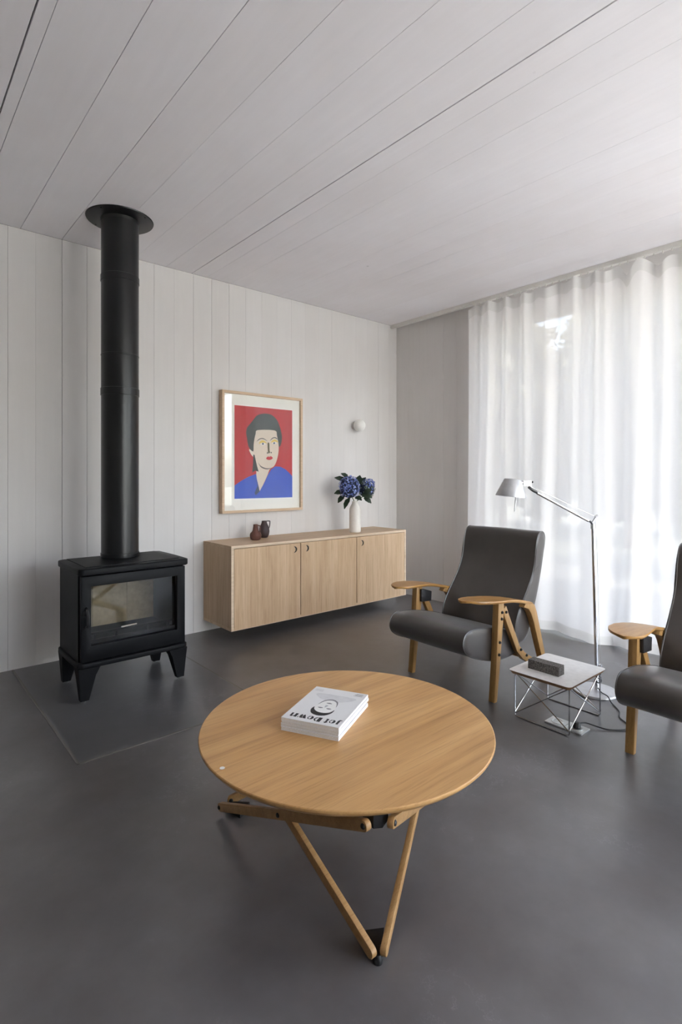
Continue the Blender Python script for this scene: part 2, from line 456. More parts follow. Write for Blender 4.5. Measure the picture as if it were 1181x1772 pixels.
def window(name, axis, a0, a1, z1, at, mull):
    """axis 'y': pane in the plane X=at spanning Y a0..a1"""
    o = root(name, ((at, (a0+a1)/2, 0) if axis == 'y' else ((a0+a1)/2, at, 0)), None, None, kind='structure')
    def bx(lo, hi, z0, z1_, t, nm, mat):
        m = nb()
        if axis == 'y': box(m, at-t, at+t, lo, hi, z0, z1_)
        else: box(m, lo, hi, at-t, at+t, z0, z1_)
        build(nm, m, mat, o, smooth=False)
    fw = .06
    for lo, hi, z0, zz in ((a0, a0+fw, .0, z1), (a1-fw, a1, .0, z1), (a0+fw, a1-fw, z1-fw, z1), (a0+fw, a1-fw, .0, fw)): bx(lo, hi, z0, zz, .035, 'window_frame', 'window_frame_white')
    st = [a0+fw] + [v for m in mull for v in (m-fw/2, m+fw/2)] + [a1-fw]
    for m in mull: bx(m-fw/2, m+fw/2, fw, z1-fw, .03, 'mullion', 'window_frame_white')
    for lo, hi in zip(st[::2], st[1::2]): bx(lo, hi, fw, z1-fw, .006, 'pane', 'window_glass')
    return o
window('window_1', 'y', W1[0], W1[1], ZT, XR+.13, [2.02])
window('window_2', 'y', W2[0], W2[1], ZT, XR+.13, [-.95])
window('window_3', 'x', W3[0], W3[1], ZT, YF-.13, [2.65])

# outside: terrace, lawn, trees set close to shade the curtained window
bm = nb(); box(bm, -40, 60, -50, 60, -.30, -.14); build('ground_outside', bm, 'lawn', kind='structure', smooth=False)
bm = nb(); box(bm, XR+.27, 8.2, -6, 8, -.14, -.03); build('terrace', bm, 'terrace_gravel', kind='structure', smooth=False)
bm = nb(); box(bm, -4, XR+.27, -6.9, YF-.27, -.14, -.03); build('terrace.001', bm, 'terrace_stone', kind='structure', smooth=False)

def foliage_mesh(n, rx, ry, rz, s):
    vs_, fs = [], []
    for i in range(n):
        while True:
            p = Vector((random.uniform(-1, 1), random.uniform(-1, 1), random.uniform(-1, 1)))
            if .25 < p.length < 1: break
        p = Vector((p.x*rx, p.y*ry, p.z*rz)) * (1+.25*noise.noise(p*2.3))
        a = Vector((random.gauss(0, 1), random.gauss(0, 1), random.gauss(0, 1))).normalized(); c = a.orthogonal().normalized()
        l = s*random.uniform(.6, 1.3); k = len(vs_)
        vs_ += [tuple(p-a*l), tuple(p+c*l*.45), tuple(p+a*l), tuple(p-c*l*.45)]; fs.append((k, k+1, k+2, k+3))
    me = bpy.data.meshes.new('foliage'); me.from_pydata(vs_, [], fs); me.update(); me.materials.append(M('foliage')); return me
FOL = foliage_mesh(5200, 1.5, 1.5, 1.7, .14)
def tree(x, y, h, sc, label):
    r = root('garden_tree', (x, y, -.14), label, 'tree', 'garden trees outside the curtained window')
    bm = nb(); tube(bm, [(x, y, -.14), (x+.05, y+.03, h*.4), (x-.04, y, h*.75), (x, y, h)], [.11*sc, .09*sc, .07*sc, .04*sc], 8)
    build('trunk', bm, 'bark', r)
    f = bpy.data.objects.new('foliage', FOL); COL.objects.link(f); f.parent = r; f.location = (0, 0, h+.14); f.scale = (sc*.9, sc*.9, sc*1.25); f.rotation_euler[2] = random.uniform(0, 6); f['kind'] = 'stuff'
tree(7.9, 5.6, 2.7, .95, 'blurred garden tree behind the sheer curtain, left of the floor lamp')
tree(7.4, 2.1, 2.6, .94, 'blurred garden tree behind the sheer curtain, right of the floor lamp')
tree(10.9, 6.95, 3.2, .95, 'far garden tree showing left of the nearer trees behind the curtain')
tree(10.9, 4.2, 3.2, .95, 'far garden tree showing between the two nearer trees behind the curtain')
hd = root('screening_hedge', (13.6, 8.5, -.14), 'added tall hedge behind the garden trees, screening sky from the curtain', 'hedge')  # hedge added to hold back sky light on the curtain
HB = foliage_mesh(2600, .55, 1.0, 1.7, .16)
for k in range(8):
    f = bpy.data.objects.new('foliage', HB); COL.objects.link(f); f.parent = hd; f.location = (0, -4.5+1.75*k, 1.75); f.rotation_euler[2] = math.pi*(k % 2); f['kind'] = 'stuff'
# ================================================================== CURTAIN AND RAIL
rl = root('curtain_rail', (4.17, 2.0, H-.045), 'slim white curtain rail screwed to the ceiling along the window wall', 'curtain rail')
bm = nb(); box(bm, 4.150, 4.188, -.4, YB-.004, H-.033, H, .003); build('track', bm, 'rail_white', rl)
for i in range(34):
    y = 2.95-.058*i
    bm = nb(); box(bm, 4.163, 4.171, y-.004, y+.004, H-.047, H-.030); build('glider', bm, 'rail_white', rl, smooth=False)

CY0, CY1 = .98, 2.985
def fold(y, z):
    t = (H-z)/H
    a = .020*math.sin(2*math.pi*y/.205 + 1.3*math.sin(5.1*y))
    c = .026*math.sin(2*math.pi*y/.41 + .9*math.sin(3.3*y+1.0)+.5*t)
    d = .006*math.sin(2*math.pi*y/.093 + 2*math.sin(7*y))
    x = 4.128 + (1-.35*t)*a + (.35+.75*t)*c + (1-t)*d
    x += -.055*t*t
    x += -.045*math.exp(-((y-2.02)/.16)**2)*max(0, t-.45)*1.6      # one fold swings out near the floor
    return x
def top_z(y):
    s = .018+.026*abs(math.sin(2*math.pi*y/.31+.6))**2
    s += .070*math.exp(-((y-1.60)/.045)**2) + .078*math.exp(-((y-1.385)/.05)**2) + .05*math.exp(-((y-1.22)/.05)**2) + .022*math.exp(-((y-2.46)/.04)**2)
    return H-.040-s
def curtain_mesh(y0, y1, ny, zfun0, zfun1, nz, dx=0):
    vs_, fs = [], []
    for i in range(ny+1):
        y = y0+(y1-y0)*i/ny
        za, zb = zfun0(y), zfun1(y)
        for j in range(nz+1):
            z = za+(zb-za)*j/nz
            yy = y + (.02*math.sin(z*1.7+y*9)*(1-z/H) if i not in (0, ny) else 0)
            vs_.append((fold(y, z)+dx, yy, z))
    for i in range(ny):
        for j in range(nz):
            a = i*(nz+1)+j; fs.append((a, a+nz+1, a+nz+2, a+1))
    me = bpy.data.meshes.new('curtain'); me.from_pydata(vs_, [], fs); me.update(); return me
def hem(y): return .012+.012*math.sin(y*6.1)+.008*math.sin(y*17)+.02*math.exp(-((y-2.1)/.07)**2)
cr = root('sheer_curtain', (4.12, (CY0+CY1)/2, 0), 'floor-length sheer white voile curtain drawn across the window', 'curtain')
link('voile_panel', curtain_mesh(CY0, CY1, 420, hem, top_z, 60), 'voile', cr)
link('heading_band', curtain_mesh(CY0, CY1, 420, lambda y: top_z(y)-.085, lambda y: top_z(y)+.001, 6, -.004), 'voile_heading', cr)
link('bottom_hem', curtain_mesh(CY0, CY1, 420, hem, lambda y: hem(y)+.07, 4, -.003), 'voile_heading', cr)

# ================================================================== WOOD STOVE WITH FLUE
SX0, SX1, SY0, SY1 = .838, 1.447, 3.160, 3.575
st = root('wood_stove', ((SX0+SX1)/2, (SY0+SY1)/2, 0), 'black cast-iron wood stove with glass door and tall flue pipe to the ceiling', 'stove')
# side walls, back and inner box
for nm, a in (('side_panel', (SX0, SX0+.03, SY0+.03, SY1)), ('side_panel', (SX1-.03, SX1, SY0+.03, SY1)), ('back_panel', (SX0+.03, SX1-.03, SY1-.03, SY1))):
    bm = nb(); box(bm, *a, .222, .700, .006); build(nm, bm, 'stove_iron', st)
bm = nb(); box(bm, SX0+.03, SX1-.03, SY0+.03, SY1-.03, .222, .30); build('firebox_floor', bm, 'firebox_black', st, smooth=False)
bm = nb(); box(bm, SX0+.03, SX1-.03, SY0+.03, SY1-.03, .668, .700); build('firebox_roof', bm, 'firebox_black', st, smooth=False)
def slab(z0, z1, gx, gy0, gy1, bow, b):
    pts = []
    x0, x1, y0, y1 = SX0-gx, SX1+gx, SY0-gy0, SY1+gy1
    n = 8
    pts += [(x0+.02+(x1-x0-.04)*i/n, y0-bow*(1-(2*i/n-1)**2)) for i in range(n+1)]
    pts += [(x1, y0+.02)] + [(x1+.006*(1-(2*i/6-1)**2), y0+.03+(y1-y0-.06)*i/6) for i in range(1, 6)] + [(x1, y1-.02), (x1-.03, y1)]
    pts += [(x0+.03, y1), (x0, y1-.02)] + [(x0-.006*(1-(2*i/6-1)**2), y1-.03-(y1-y0-.06)*i/6) for i in range(1, 6)] + [(x0, y0+.02)]
    bm = nb(); prism(bm, pts, 'xy', z0, z1, b, 3); return bm
tp = build('top_plate', slab(.704, .742, .012, .035, .02, .006, .008), 'stove_iron', st)
bm = nb(); box(bm, SX0+.035, SX1-.035, SY0+.012, SY1-.01, .740, .7465, .003); build('top_inlay', bm, 'stove_iron', tp)
build('base_plate', slab(.192, .222, .012, .018, .015, .004, .008), 'stove_iron', st)
# door
DY0, DY1 = SY0-.014, SY0+.022
OX0, OX1, OZ0, OZ1 = .895, 1.390, .312, .640
def ring_frame(x0, x1, z0, z1, i0, i1, k0, k1, y0, y1, b=.004):
    bm = nb()
    o = [(x0, z0), (x1, z0), (x1, z1), (x0, z1)]; n = [(i0, k0), (i1, k0), (i1, k1), (i0, k1)]
    V = {}
    for tag, pts in (('o', o), ('n', n)):
        for y, yy in ((0, y0), (1, y1)):
            V[tag, y] = [bm.verts.new((p[0], yy, p[1])) for p in pts]
    for i in range(4):
        j = (i+1) % 4
        bm.faces.new((V['o', 0][i], V['o', 0][j], V['n', 0][j], V['n', 0][i]))
        bm.faces.new((V['o', 1][i], V['n', 1][i], V['n', 1][j], V['o', 1][j]))
        bm.faces.new((V['o', 0][i], V['o', 1][i], V['o', 1][j], V['o', 0][j]))
        bm.faces.new((V['n', 0][i], V['n', 0][j], V['n', 1][j], V['n', 1][i]))
    bmesh.ops.recalc_face_normals(bm, faces=bm.faces[:])
    if b: bev(bm, b, 2)
    return bm
door = build('door', ring_frame(SX0+.006, SX1-.006, .228, .697, OX0, OX1, OZ0, OZ1, DY0, DY1), 'stove_iron', st)
bm = nb(); box(bm, OX0-.01, OX1+.01, DY1-.012, DY1-.006, OZ0-.01, OZ1+.01); build('glass', bm, 'stove_glass', door, smooth=False)
bm = nb(); tube(bm, catmull([(.868, DY0, .525), (.868, DY0-.026, .515), (.871, DY0-.034, .475), (.871, DY0-.030, .435), (.868, DY0-.018, .425), (.868, DY0, .42)], 4, False), [.007]*21, 8); build('handle', bm, 'black_rubber', door)
bm = nb(); lathe(bm, [(.016, 0), (.016, .004), (.010, .008), (0, .009)], (.866, DY0, .498), 14, Matrix.Rotation(R(90), 4, 'X')); build('handle_rose', bm, 'black_rubber', door)
# vermiculite lining and log guard
LZ0, LZ1 = .33, .60
lx = [SX0+.034, 1.005, 1.215, SX1-.034]
for a, c in zip(lx, lx[1:]):
    bm = nb(); box(bm, a+.0015, c-.0015, SY1-.062, SY1-.032, LZ0-.03, LZ1+.01, .002, 1); build('lining_brick', bm, 'vermiculite', st, smooth=False)
for x0, x1 in ((SX0+.032, SX0+.052), (SX1-.062, SX1-.032)):
    bm = nb(); box(bm, x0, x1, SY0+.05, SY1-.064, LZ0-.03, LZ1+.04, .002, 1); build('side_liner', bm, 'firebox_black', st, smooth=False)
bm = nb(); box(bm, SX0+.054, SX1-.064, SY0+.064, SY1-.064, .301, .322); build('ash_grate', bm, 'firebox_black', st, smooth=False)
bm = nb(); hexa(bm, [(SX0+.034, SY0+.08, .640), (SX1-.034, SY0+.08, .640), (SX1-.034, SY1-.034, .612), (SX0+.034, SY1-.034, .612)], [(SX0+.034, SY0+.08, .662), (SX1-.034, SY0+.08, .662), (SX1-.034, SY1-.034, .634), (SX0+.034, SY1-.034, .634)]); build('baffle', bm, 'vermiculite', st, smooth=False)
lg = nb(); box(lg, SX0+.036, SX1-.036, SY0+.050, SY0+.062, .354, .367, .003); guard = build('log_guard', lg, 'stove_iron', st)
bm = nb(); box(bm, SX0+.036, SX1-.036, SY0+.044, SY0+.062, .300, .328, .003); build('guard_bar', bm, 'stove_iron', guard)
for x in (.93, 1.05, 1.235, 1.36):
    bm = nb(); box(bm, x-.006, x+.006, SY0+.048, SY0+.060, .32, .356); build('guard_post', bm, 'stove_iron', guard, smooth=False)
bm = nb(); tube(bm, [(1.075, SY0+.046, .372), (1.165, SY0+.046, .375)], .006, 8); build('air_lever', bm, 'steel_bright', st)
# legs
def leg(x_out, sx, y_out, sy):
    # outer faces almost plumb, inner faces taper
    def q(z, a, b_, o): return [(x_out+sx*o, y_out+sy*o, z), (x_out+sx*a, y_out+sy*o, z), (x_out+sx*a, y_out+sy*b_, z), (x_out+sx*o, y_out+sy*b_, z)]
    bm = nb()
    hexa(bm, q(.012, .058, .05, .014), q(.150, .092, .08, .004), .004); hexa(bm, q(.148, .092, .08, .004), q(.194, .115, .10, .0), .003)
    o = build('leg', bm, 'stove_iron', st)
    bm = nb(); lathe(bm, [(.006, 0), (.006, .014)], (x_out+sx*.04, y_out+sy*.03, 0), 10); build('levelling_foot', bm, 'steel_bright', o)
leg(SX0-.008, 1, SY0-.012, 1); leg(SX1+.008, -1, SY0-.012, 1); leg(SX0-.008, 1, SY1+.012, -1); leg(SX1+.008, -1, SY1+.012, -1)
bm = nb(); tube(bm, [(1.26, SY1-.10, .192), (1.26, SY1-.11, .165), (1.30, SY1-.12, .158)], .012, 8); build('air_intake', bm, 'stove_iron', st)
# flue
PX, PY, PR = 1.157, 3.468, .1105
def zpix(y): return 1.25-(y-823.65)/932.31*3.38
fl = nb(); lathe(fl, [(PR, .745), (PR, H-.002)], (PX, PY, 0), 48); flue = build('flue_pipe', fl, 'flue_enamel', st)
for z0, z1 in ((.747, .775), (zpix(686), zpix(673)), (zpix(490.5), zpix(479.5)), (zpix(618), zpix(615))):
    t = .0035 if z1-z0 > .02 else .002
    bm = nb(); lathe(bm, [(PR, z0), (PR+t, z0+.002), (PR+t, z1-.002), (PR, z1)], (PX, PY, 0), 48); build('collar', bm, 'flue_enamel', flue)
bm = nb(); lathe(bm, [(PR+.001, H-.03), (PR+.004, H-.012), (.197, H-.006), (.199, H-.003), (.199, H-.0005)], (PX, PY, 0), 48); ros = build('ceiling_plate', bm, 'flue_enamel', st)
for k in range(4):
    a = R(35+90*k); bm = nb(); lathe(bm, [(0, -.005), (.005, -.004), (.006, 0)], (PX+.178*math.cos(a), PY+.178*math.sin(a), H-.005), 8); build('screw', bm, 'stove_iron', ros)

# ================================================================== HANGING SIDEBOARD
CX0, CX1, CYF, CZ0, CZ1, T = 1.994, 3.905, 3.563, .092, .727, .021
cb = root('hanging_sideboard', ((CX0+CX1)/2, (CYF+YB)/2, CZ0), 'pale oak wall-hung sideboard with three doors and crescent finger pulls', 'sideboard')
YW = YB-.002
bm = nb(); box(bm, CX0, CX1, CYF, YW, CZ1-T, CZ1, .001, 1); build('top', bm, 'oak_cabinet_h', cb, smooth=False)
bm = nb(); box(bm, CX0, CX1, CYF, YW, CZ0, CZ0+T, .001, 1); build('bottom', bm, 'oak_cabinet_h', cb, smooth=False)
for a in (CX0, CX1-T):
    bm = nb(); box(bm, a, a+T, CYF+.001, YW, CZ0+T, CZ1-T, .0008, 1); build('side', bm, 'oak_cabinet', cb, smooth=False)
# pale solid edging on the front of the carcass
for a in ((CX0, CX1, CZ1-T, CZ1), (CX0, CX1, CZ0, CZ0+.004), (CX0, CX0+T, CZ0+.004, CZ1-T), (CX1-T, CX1, CZ0+.004, CZ1-T)):
    bm = nb(); box(bm, a[0], a[1], CYF-.0015, CYF+.001, a[2], a[3]); build('edging', bm, 'oak_edge', cb, smooth=False)
bm = nb(); box(bm, CX0+T, CX1-T, YW-.012, YW-.001, CZ0+T, CZ1-T); build('back', bm, 'oak_cabinet', cb, smooth=False)
for x in (2.634, 3.258):
    bm = nb(); box(bm, x-.01, x+.01, CYF+.03, YW-.013, CZ0+T, CZ1-T); build('divider', bm, 'oak_cabinet', cb, smooth=False)
def crescent(cx, cz, r, n=16):
    """moon opening to the left: outer arc and a shifted inner arc"""
    k = .62; th = math.degrees(math.acos(-k/2)); ti = math.degrees(math.acos(k/2))
    o = [(cx+r*math.cos(a), cz+r*math.sin(a)) for a in [R(-th+2*th*i/n) for i in range(n+1)]]
    i_ = [(cx-r*k+r*math.cos(a), cz+r*math.sin(a)) for a in [R(ti-2*ti*i/n) for i in range(1, n)]]
    return o+i_
def door_with_pull(x0, x1, pcx, pcz):
    z0, z1 = CZ0+.006, CZ1-T-.004
    n = 24; r = .026; tmp = nb()
    box(tmp, x0, x1, CYF-.0005, CYF+.0195, z0, z1, .0008, 1)
    me = bpy.data.meshes.new('d'); tmp.to_mesh(me); tmp.free()
    ob = bpy.data.objects.new('d', me); COL.objects.link(ob)
    tmp = nb(); prism(tmp, crescent(pcx, pcz, r), 'xz', CYF-.01, CYF+.014)
    mc = bpy.data.meshes.new('c'); tmp.to_mesh(mc); tmp.free()
    oc = bpy.data.objects.new('c', mc); COL.objects.link(oc)
    md = ob.modifiers.new('b', 'BOOLEAN'); md.operation = 'DIFFERENCE'; md.solver = 'EXACT'; md.object = oc
    dg = bpy.context.evaluated_depsgraph_get()
    res = bpy.data.meshes.new_from_object(ob.evaluated_get(dg))
    bpy.data.objects.remove(ob); bpy.data.objects.remove(oc)
    d = link('door', res, 'oak_cabinet', cb, smooth=False)
    tmp = nb(); prism(tmp, crescent(pcx, pcz, r*.995), 'xz', CYF+.004, CYF+.0138); build('pull_recess_shade', tmp, 'ink_black', d, smooth=False)  # black insert stands in for the shade inside the recess
door_with_pull(CX0+T+.003, 2.6305, 2.572, .652)
door_with_pull(2.6375, 3.2545, 2.694, .652)
door_with_pull(3.2615, CX1-T-.003, 3.318, .645)

# ================================================================== FRAMED PRINT
pf = root('framed_print', (2.5375, YB, .942), 'framed portrait print of a woman in blue on red above the sideboard', 'picture')
fx0, fx1, fz0, fz1, fy0, fy1 = 2.130, 2.945, .942, 1.955, 3.952, 4.008
fr = build('frame', ring_frame(fx0, fx1, fz0, fz1, fx0+.021, fx1-.021, fz0+.021, fz1-.021, fy0, fy1, .001), 'frame_wood', pf, smooth=False)
bm = nb(); box(bm, fx0+.019, fx1-.019, 3.9755, 3.999, fz0+.019, fz1-.019); build('mount_board', bm, 'mat_board', pf, smooth=False)
bm = nb(); box(bm, fx0+.0205, fx1-.0205, 3.9600, 3.9615, fz0+.0205, fz1-.0205); build('glass', bm, 'picture_glass', pf, smooth=False)
ART = {
'red':[(2.2546,1.841),(2.8436,1.8414),(2.8436,1.0575),(2.2546,1.0596)],
'blouse':[(2.2546,1.1703),(2.3176,1.2094),(2.3899,1.2443),(2.4637,1.2677),(2.472,1.2192),(2.4887,1.1619),(2.4995,1.1187),(2.5476,1.1936),(2.5817,1.2586),(2.6161,1.306),(2.6596,1.3342),(2.7125,1.3326),(2.7662,1.3109),(2.807,1.2813),(2.8436,1.2477),(2.8436,1.0575),(2.2546,1.0596)],
'lapel':[(2.4662,1.2192),(2.4995,1.1173),(2.4596,1.0838),(2.4472,1.1055),(2.4762,1.162)],
'face':[(2.4803,1.6445),(2.6552,1.6506),(2.6789,1.6078),(2.6904,1.5569),(2.6966,1.4982),(2.6904,1.4391),(2.6728,1.3799),(2.6465,1.3355),(2.6032,1.3095),(2.5817,1.2622),(2.5476,1.1972),(2.4995,1.1202),(2.4803,1.1691),(2.4678,1.2264),(2.4654,1.2834),(2.4596,1.3618),(2.4389,1.4468),(2.4389,1.5036),(2.4472,1.568),(2.4596,1.6113)],
'hair':[(2.4803,1.6445),(2.6552,1.6506),(2.6772,1.6077),(2.6904,1.5569),(2.7019,1.5057),(2.7232,1.5398),(2.7303,1.6029),(2.7125,1.6759),(2.686,1.7332),(2.6596,1.7608),(2.6248,1.7839),(2.5731,1.7924),(2.5222,1.7871),(2.4803,1.7732),(2.4554,1.7536),(2.4307,1.7234),(2.398,1.6859),(2.3737,1.6562),(2.3656,1.6135),(2.3737,1.5717),(2.3818,1.5227),(2.398,1.4845),(2.4348,1.4595),(2.4389,1.5179),(2.4472,1.568),(2.4596,1.6113)],
'ear':[(2.3939,1.4773),(2.4348,1.4595),(2.4406,1.4397),(2.4513,1.4151),(2.4348,1.4147),(2.4127,1.4354)],
'earring':[(2.4356,1.4325),(2.4472,1.4314),(2.472,1.337),(2.4887,1.2871),(2.4554,1.2955),(2.425,1.2783),(2.4323,1.3543)],
'chin':[(2.482,1.3693),(2.5054,1.341),(2.5476,1.3221),(2.5817,1.3166),(2.6161,1.3206),(2.5817,1.3079),(2.5391,1.3126),(2.5054,1.3303)],
'browl':[(2.4678,1.5439),(2.4887,1.5663),(2.518,1.5769),(2.5476,1.5725),(2.5774,1.5536),(2.5459,1.5667),(2.518,1.5705),(2.4928,1.5614)],
'browr':[(2.6032,1.5568),(2.6248,1.5818),(2.6509,1.5911),(2.6728,1.5855),(2.686,1.5729),(2.6684,1.5794),(2.6509,1.5845),(2.6291,1.5762)],
'lidl':[(2.4887,1.5269),(2.5054,1.5491),(2.5306,1.5588),(2.5561,1.5476),(2.5688,1.5337),(2.5433,1.5399),(2.5138,1.5365)],
'lidr':[(2.6118,1.5426),(2.6291,1.5616),(2.6552,1.5715),(2.6816,1.5602),(2.6842,1.5456),(2.6596,1.5541),(2.6352,1.5487)],
'eyel':[(2.5054,1.5261),(2.5222,1.5368),(2.5433,1.5377),(2.5603,1.5283),(2.5391,1.5159),(2.518,1.5151)],
'eyer':[(2.6248,1.5381),(2.6404,1.5474),(2.6596,1.5497),(2.6754,1.5401),(2.6579,1.5298),(2.6378,1.5291)],
'irisl':[(2.5222,1.5318),(2.5306,1.5372),(2.5391,1.5325),(2.5391,1.5231),(2.5306,1.5192),(2.5222,1.5225)],
'irisr':[(2.6378,1.5415),(2.6465,1.547),(2.6552,1.5422),(2.6552,1.5349),(2.6465,1.5301),(2.6378,1.5342)],
'nose':[(2.58,1.5341),(2.5954,1.5347),(2.5988,1.4731),(2.604,1.4587),(2.5937,1.4467),(2.5834,1.4581)],
'nosl':[(2.5714,1.4541),(2.58,1.458),(2.58,1.4449),(2.5714,1.4447)],
'nosr':[(2.6092,1.4588),(2.6178,1.4605),(2.6196,1.4504),(2.6109,1.4487)],
'lips':[(2.5629,1.4032),(2.5817,1.4203),(2.5971,1.4163),(2.6118,1.4239),(2.6317,1.4084),(2.6161,1.3934),(2.5945,1.3894),(2.5748,1.3926)],
}
def flat(name, pts, mat, parent, y, sub=4, curve=True):
    bm = nb(); p = catmull(pts, sub) if curve else pts
    vs_ = [bm.verts.new((q[0], y, q[1])) for q in p]
    es = [bm.edges.new((vs_[i], vs_[(i+1) % len(vs_)])) for i in range(len(vs_))]
    bmesh.ops.triangle_fill(bm, edges=es, use_beauty=True)
    return build(name, bm, mat, parent, smooth=False)
yp = 3.9752
pr = flat('print_sheet', [(2.258, 1.848), (2.850, 1.848), (2.850, 1.050), (2.258, 1.050)], 'print_white', pf, yp, curve=False)
layers = [('red_ground', 'red', 'print_red', 0), ('neck_and_face', 'face', 'print_face', 1), ('ear', 'ear', 'print_ear', 1), ('hair', 'hair', 'print_hair', 1), ('blouse', 'blouse', 'print_blouse', 0), ('lapel', 'lapel', 'print_lapel', 0), ('earring', 'earring', 'print_dark', 0), ('chin_shadow', 'chin', 'print_shade', 1), ('eyebrow', 'browl', 'print_dark', 1), ('eyebrow', 'browr', 'print_dark', 1), ('eyelid', 'lidl', 'print_yellow', 1), ('eyelid', 'lidr', 'print_yellow', 1), ('eye', 'eyel', 'print_eye', 1), ('eye', 'eyer', 'print_eye', 1), ('iris', 'irisl', 'print_iris', 1), ('iris', 'irisr', 'print_iris', 1), ('nose', 'nose', 'print_nose', 1), ('nostril', 'nosl', 'print_dark', 1), ('nostril', 'nosr', 'print_dark', 1), ('lips', 'lips', 'print_lips', 1)]
for i, (nm, key, mt, cv) in enumerate(layers):
    flat(nm, ART[key], mt, pr, yp-.00025*(i+1), 3, bool(cv))

# ================================================================== GLOBE WALL LAMP
wl = root('globe_wall_lamp', (3.63, YB, 1.752), 'small opal white globe wall lamp near the room corner', 'wall lamp')
RX = Matrix.Rotation(R(90), 4, 'X')
bm = nb(); lathe(bm, [(0, 0), (.040, 0), (.042, .004), (.042, .016), (.036, .022), (0, .022)], (3.632, YB-.001, 1.754), 28, RX); build('base', bm, 'sconce_base', wl)
bm = nb(); lathe(bm, [(.060*math.sin(R(a)), .070-.060*math.cos(R(a))) for a in range(10, 181, 10)], (3.636, YB-.006, 1.752), 32, RX); build('globe', bm, 'globe_glass', wl)

# ================================================================== VASES ON THE SIDEBOARD
ZS = CZ1
vx, vy = 3.375, 3.715
vz = root('white_vase', (vx, vy, ZS), 'tall white ceramic bottle vase with hydrangeas on the sideboard', 'vase')
bm = nb(); lathe(bm, [(0, 0), (.049, 0), (.0535, .006), (.0545, .02), (.0545, .20), (.052, .222), (.043, .243), (.032, .262), (.028, .275), (.029, .288), (.026, .289), (.024, .276), (.026, .262), (.03, .24)], (vx, vy, ZS), 40); build('vase_body', bm, 'ceramic_white', vz)
def jug(nm, x, y, prof, hpts, mat, label):
    r = root(nm, (x, y, ZS), label, 'jug', 'small ceramic jugs on the sideboard')
    bm = nb(); lathe(bm, prof, (x, y, ZS), 32); build('jug_body', bm, mat, r)
    # handle runs in the direction of +right as seen from the room
    ca, sa = math.cos(R(-25)), math.sin(R(-25))
    bm = nb(); tube(bm, [(x+p*ca, y+p*sa, ZS+z) for p, z in catmull(hpts, 4, False)], .0042, 8); build('handle', bm, mat, r)
jug('russet_jug', 2.345, 3.79, [(0, 0), (.030, 0), (.040, .008), (.0465, .028), (.0475, .042), (.043, .056), (.030, .068), (.024, .078), (.0205, .100), (.0185, .120), (.020, .127), (.017, .127), (.015, .11)], [(.018, .118), (.034, .116), (.038, .100), (.037, .070), (.040, .052)], 'ceramic_russet', 'small russet round-bellied jug with a long neck')
jug('plum_jug', 2.495, 3.895, [(0, 0), (.026, 0), (.030, .003), (.040, .025), (.0445, .052), (.0425, .075), (.034, .100), (.025, .120), (.0215, .134), (.022, .142), (.019, .142), (.017, .12)], [(.020, .139), (.045, .139), (.048, .132), (.046, .100), (.040, .078)], 'ceramic_plum', 'dark plum jug with squared handle behind the russet one')

# ================================================================== HYDRANGEAS
def floret_mesh(c, rx, rz, n, s):
    vs_, fs = [], []
    for i in range(n):
        zc = min(.999, 1-2*(i+.5)/n+random.uniform(-3, 3)/n)
        if zc < -.75: continue
        ph = i*2.399963+random.uniform(-.4, .4)
        rr = math.sqrt(1-zc*zc); d = Vector((rr*math.cos(ph), rr*math.sin(ph), zc))
        p = Vector((c[0]+d.x*rx, c[1]+d.y*rx, c[2]+d.z*rz)) + d*random.uniform(-.013, .009)
        t = d.orthogonal().normalized(); t.rotate(Matrix.Rotation(random.uniform(0, 6.28), 3, d)); u = d.cross(t)
        sz = s; s = sz*random.uniform(.75, 1.15); k0 = len(vs_); vs_.append(tuple(p-d*.004))
        for q in range(4):
            a = q*math.pi/2
            e = t*math.cos(a)+u*math.sin(a); g = t*math.cos(a+.785)+u*math.sin(a+.785); g2 = t*math.cos(a-.785)+u*math.sin(a-.785)
            k = len(vs_)
            lift = d*random.uniform(0, .005)
            vs_ += [tuple(p+g2*s*.55), tuple(p+e*s+lift), tuple(p+g*s*.55)]
            fs += [(k0, k, k+1), (k0, k+1, k+2)]
        s = sz
    me = bpy.data.meshes.new('florets'); me.from_pydata(vs_, [], fs); me.update(); return me
def leaf(parent, base, direc, up, L, W, name='leaf'):
    base = Vector(base); d = Vector(direc).normalized(); s = d.cross(Vector(up)).normalized(); n_ = s.cross(d)
    bm = nb(); N = 6; rows = []
    for i in range(N+1):
        t = i/N; wd = W*math.sin(math.pi*min(1, t*.93+.04))**.8*(1-.25*t) * (1+.08*(-1)**i)
        c = base+d*L*t+n_*(.10*L*math.sin(t*2.6)-.18*L*t*t)
        rows.append([bm.verts.new(c-s*wd/2+n_*wd*.12), bm.verts.new(c), bm.verts.new(c+s*wd/2+n_*wd*.12)])
    for A, B in zip(rows, rows[1:]):
        for k in range(2): bm.faces.new((A[k], A[k+1], B[k+1], B[k]))
    return build(name, bm, 'leaf_dark', parent)
RT = Vector((.7576, -.6528, 0)); FW = Vector((.6528, .7576, 0))     # image right / into the picture
vc = Vector((vx, vy, ZS))
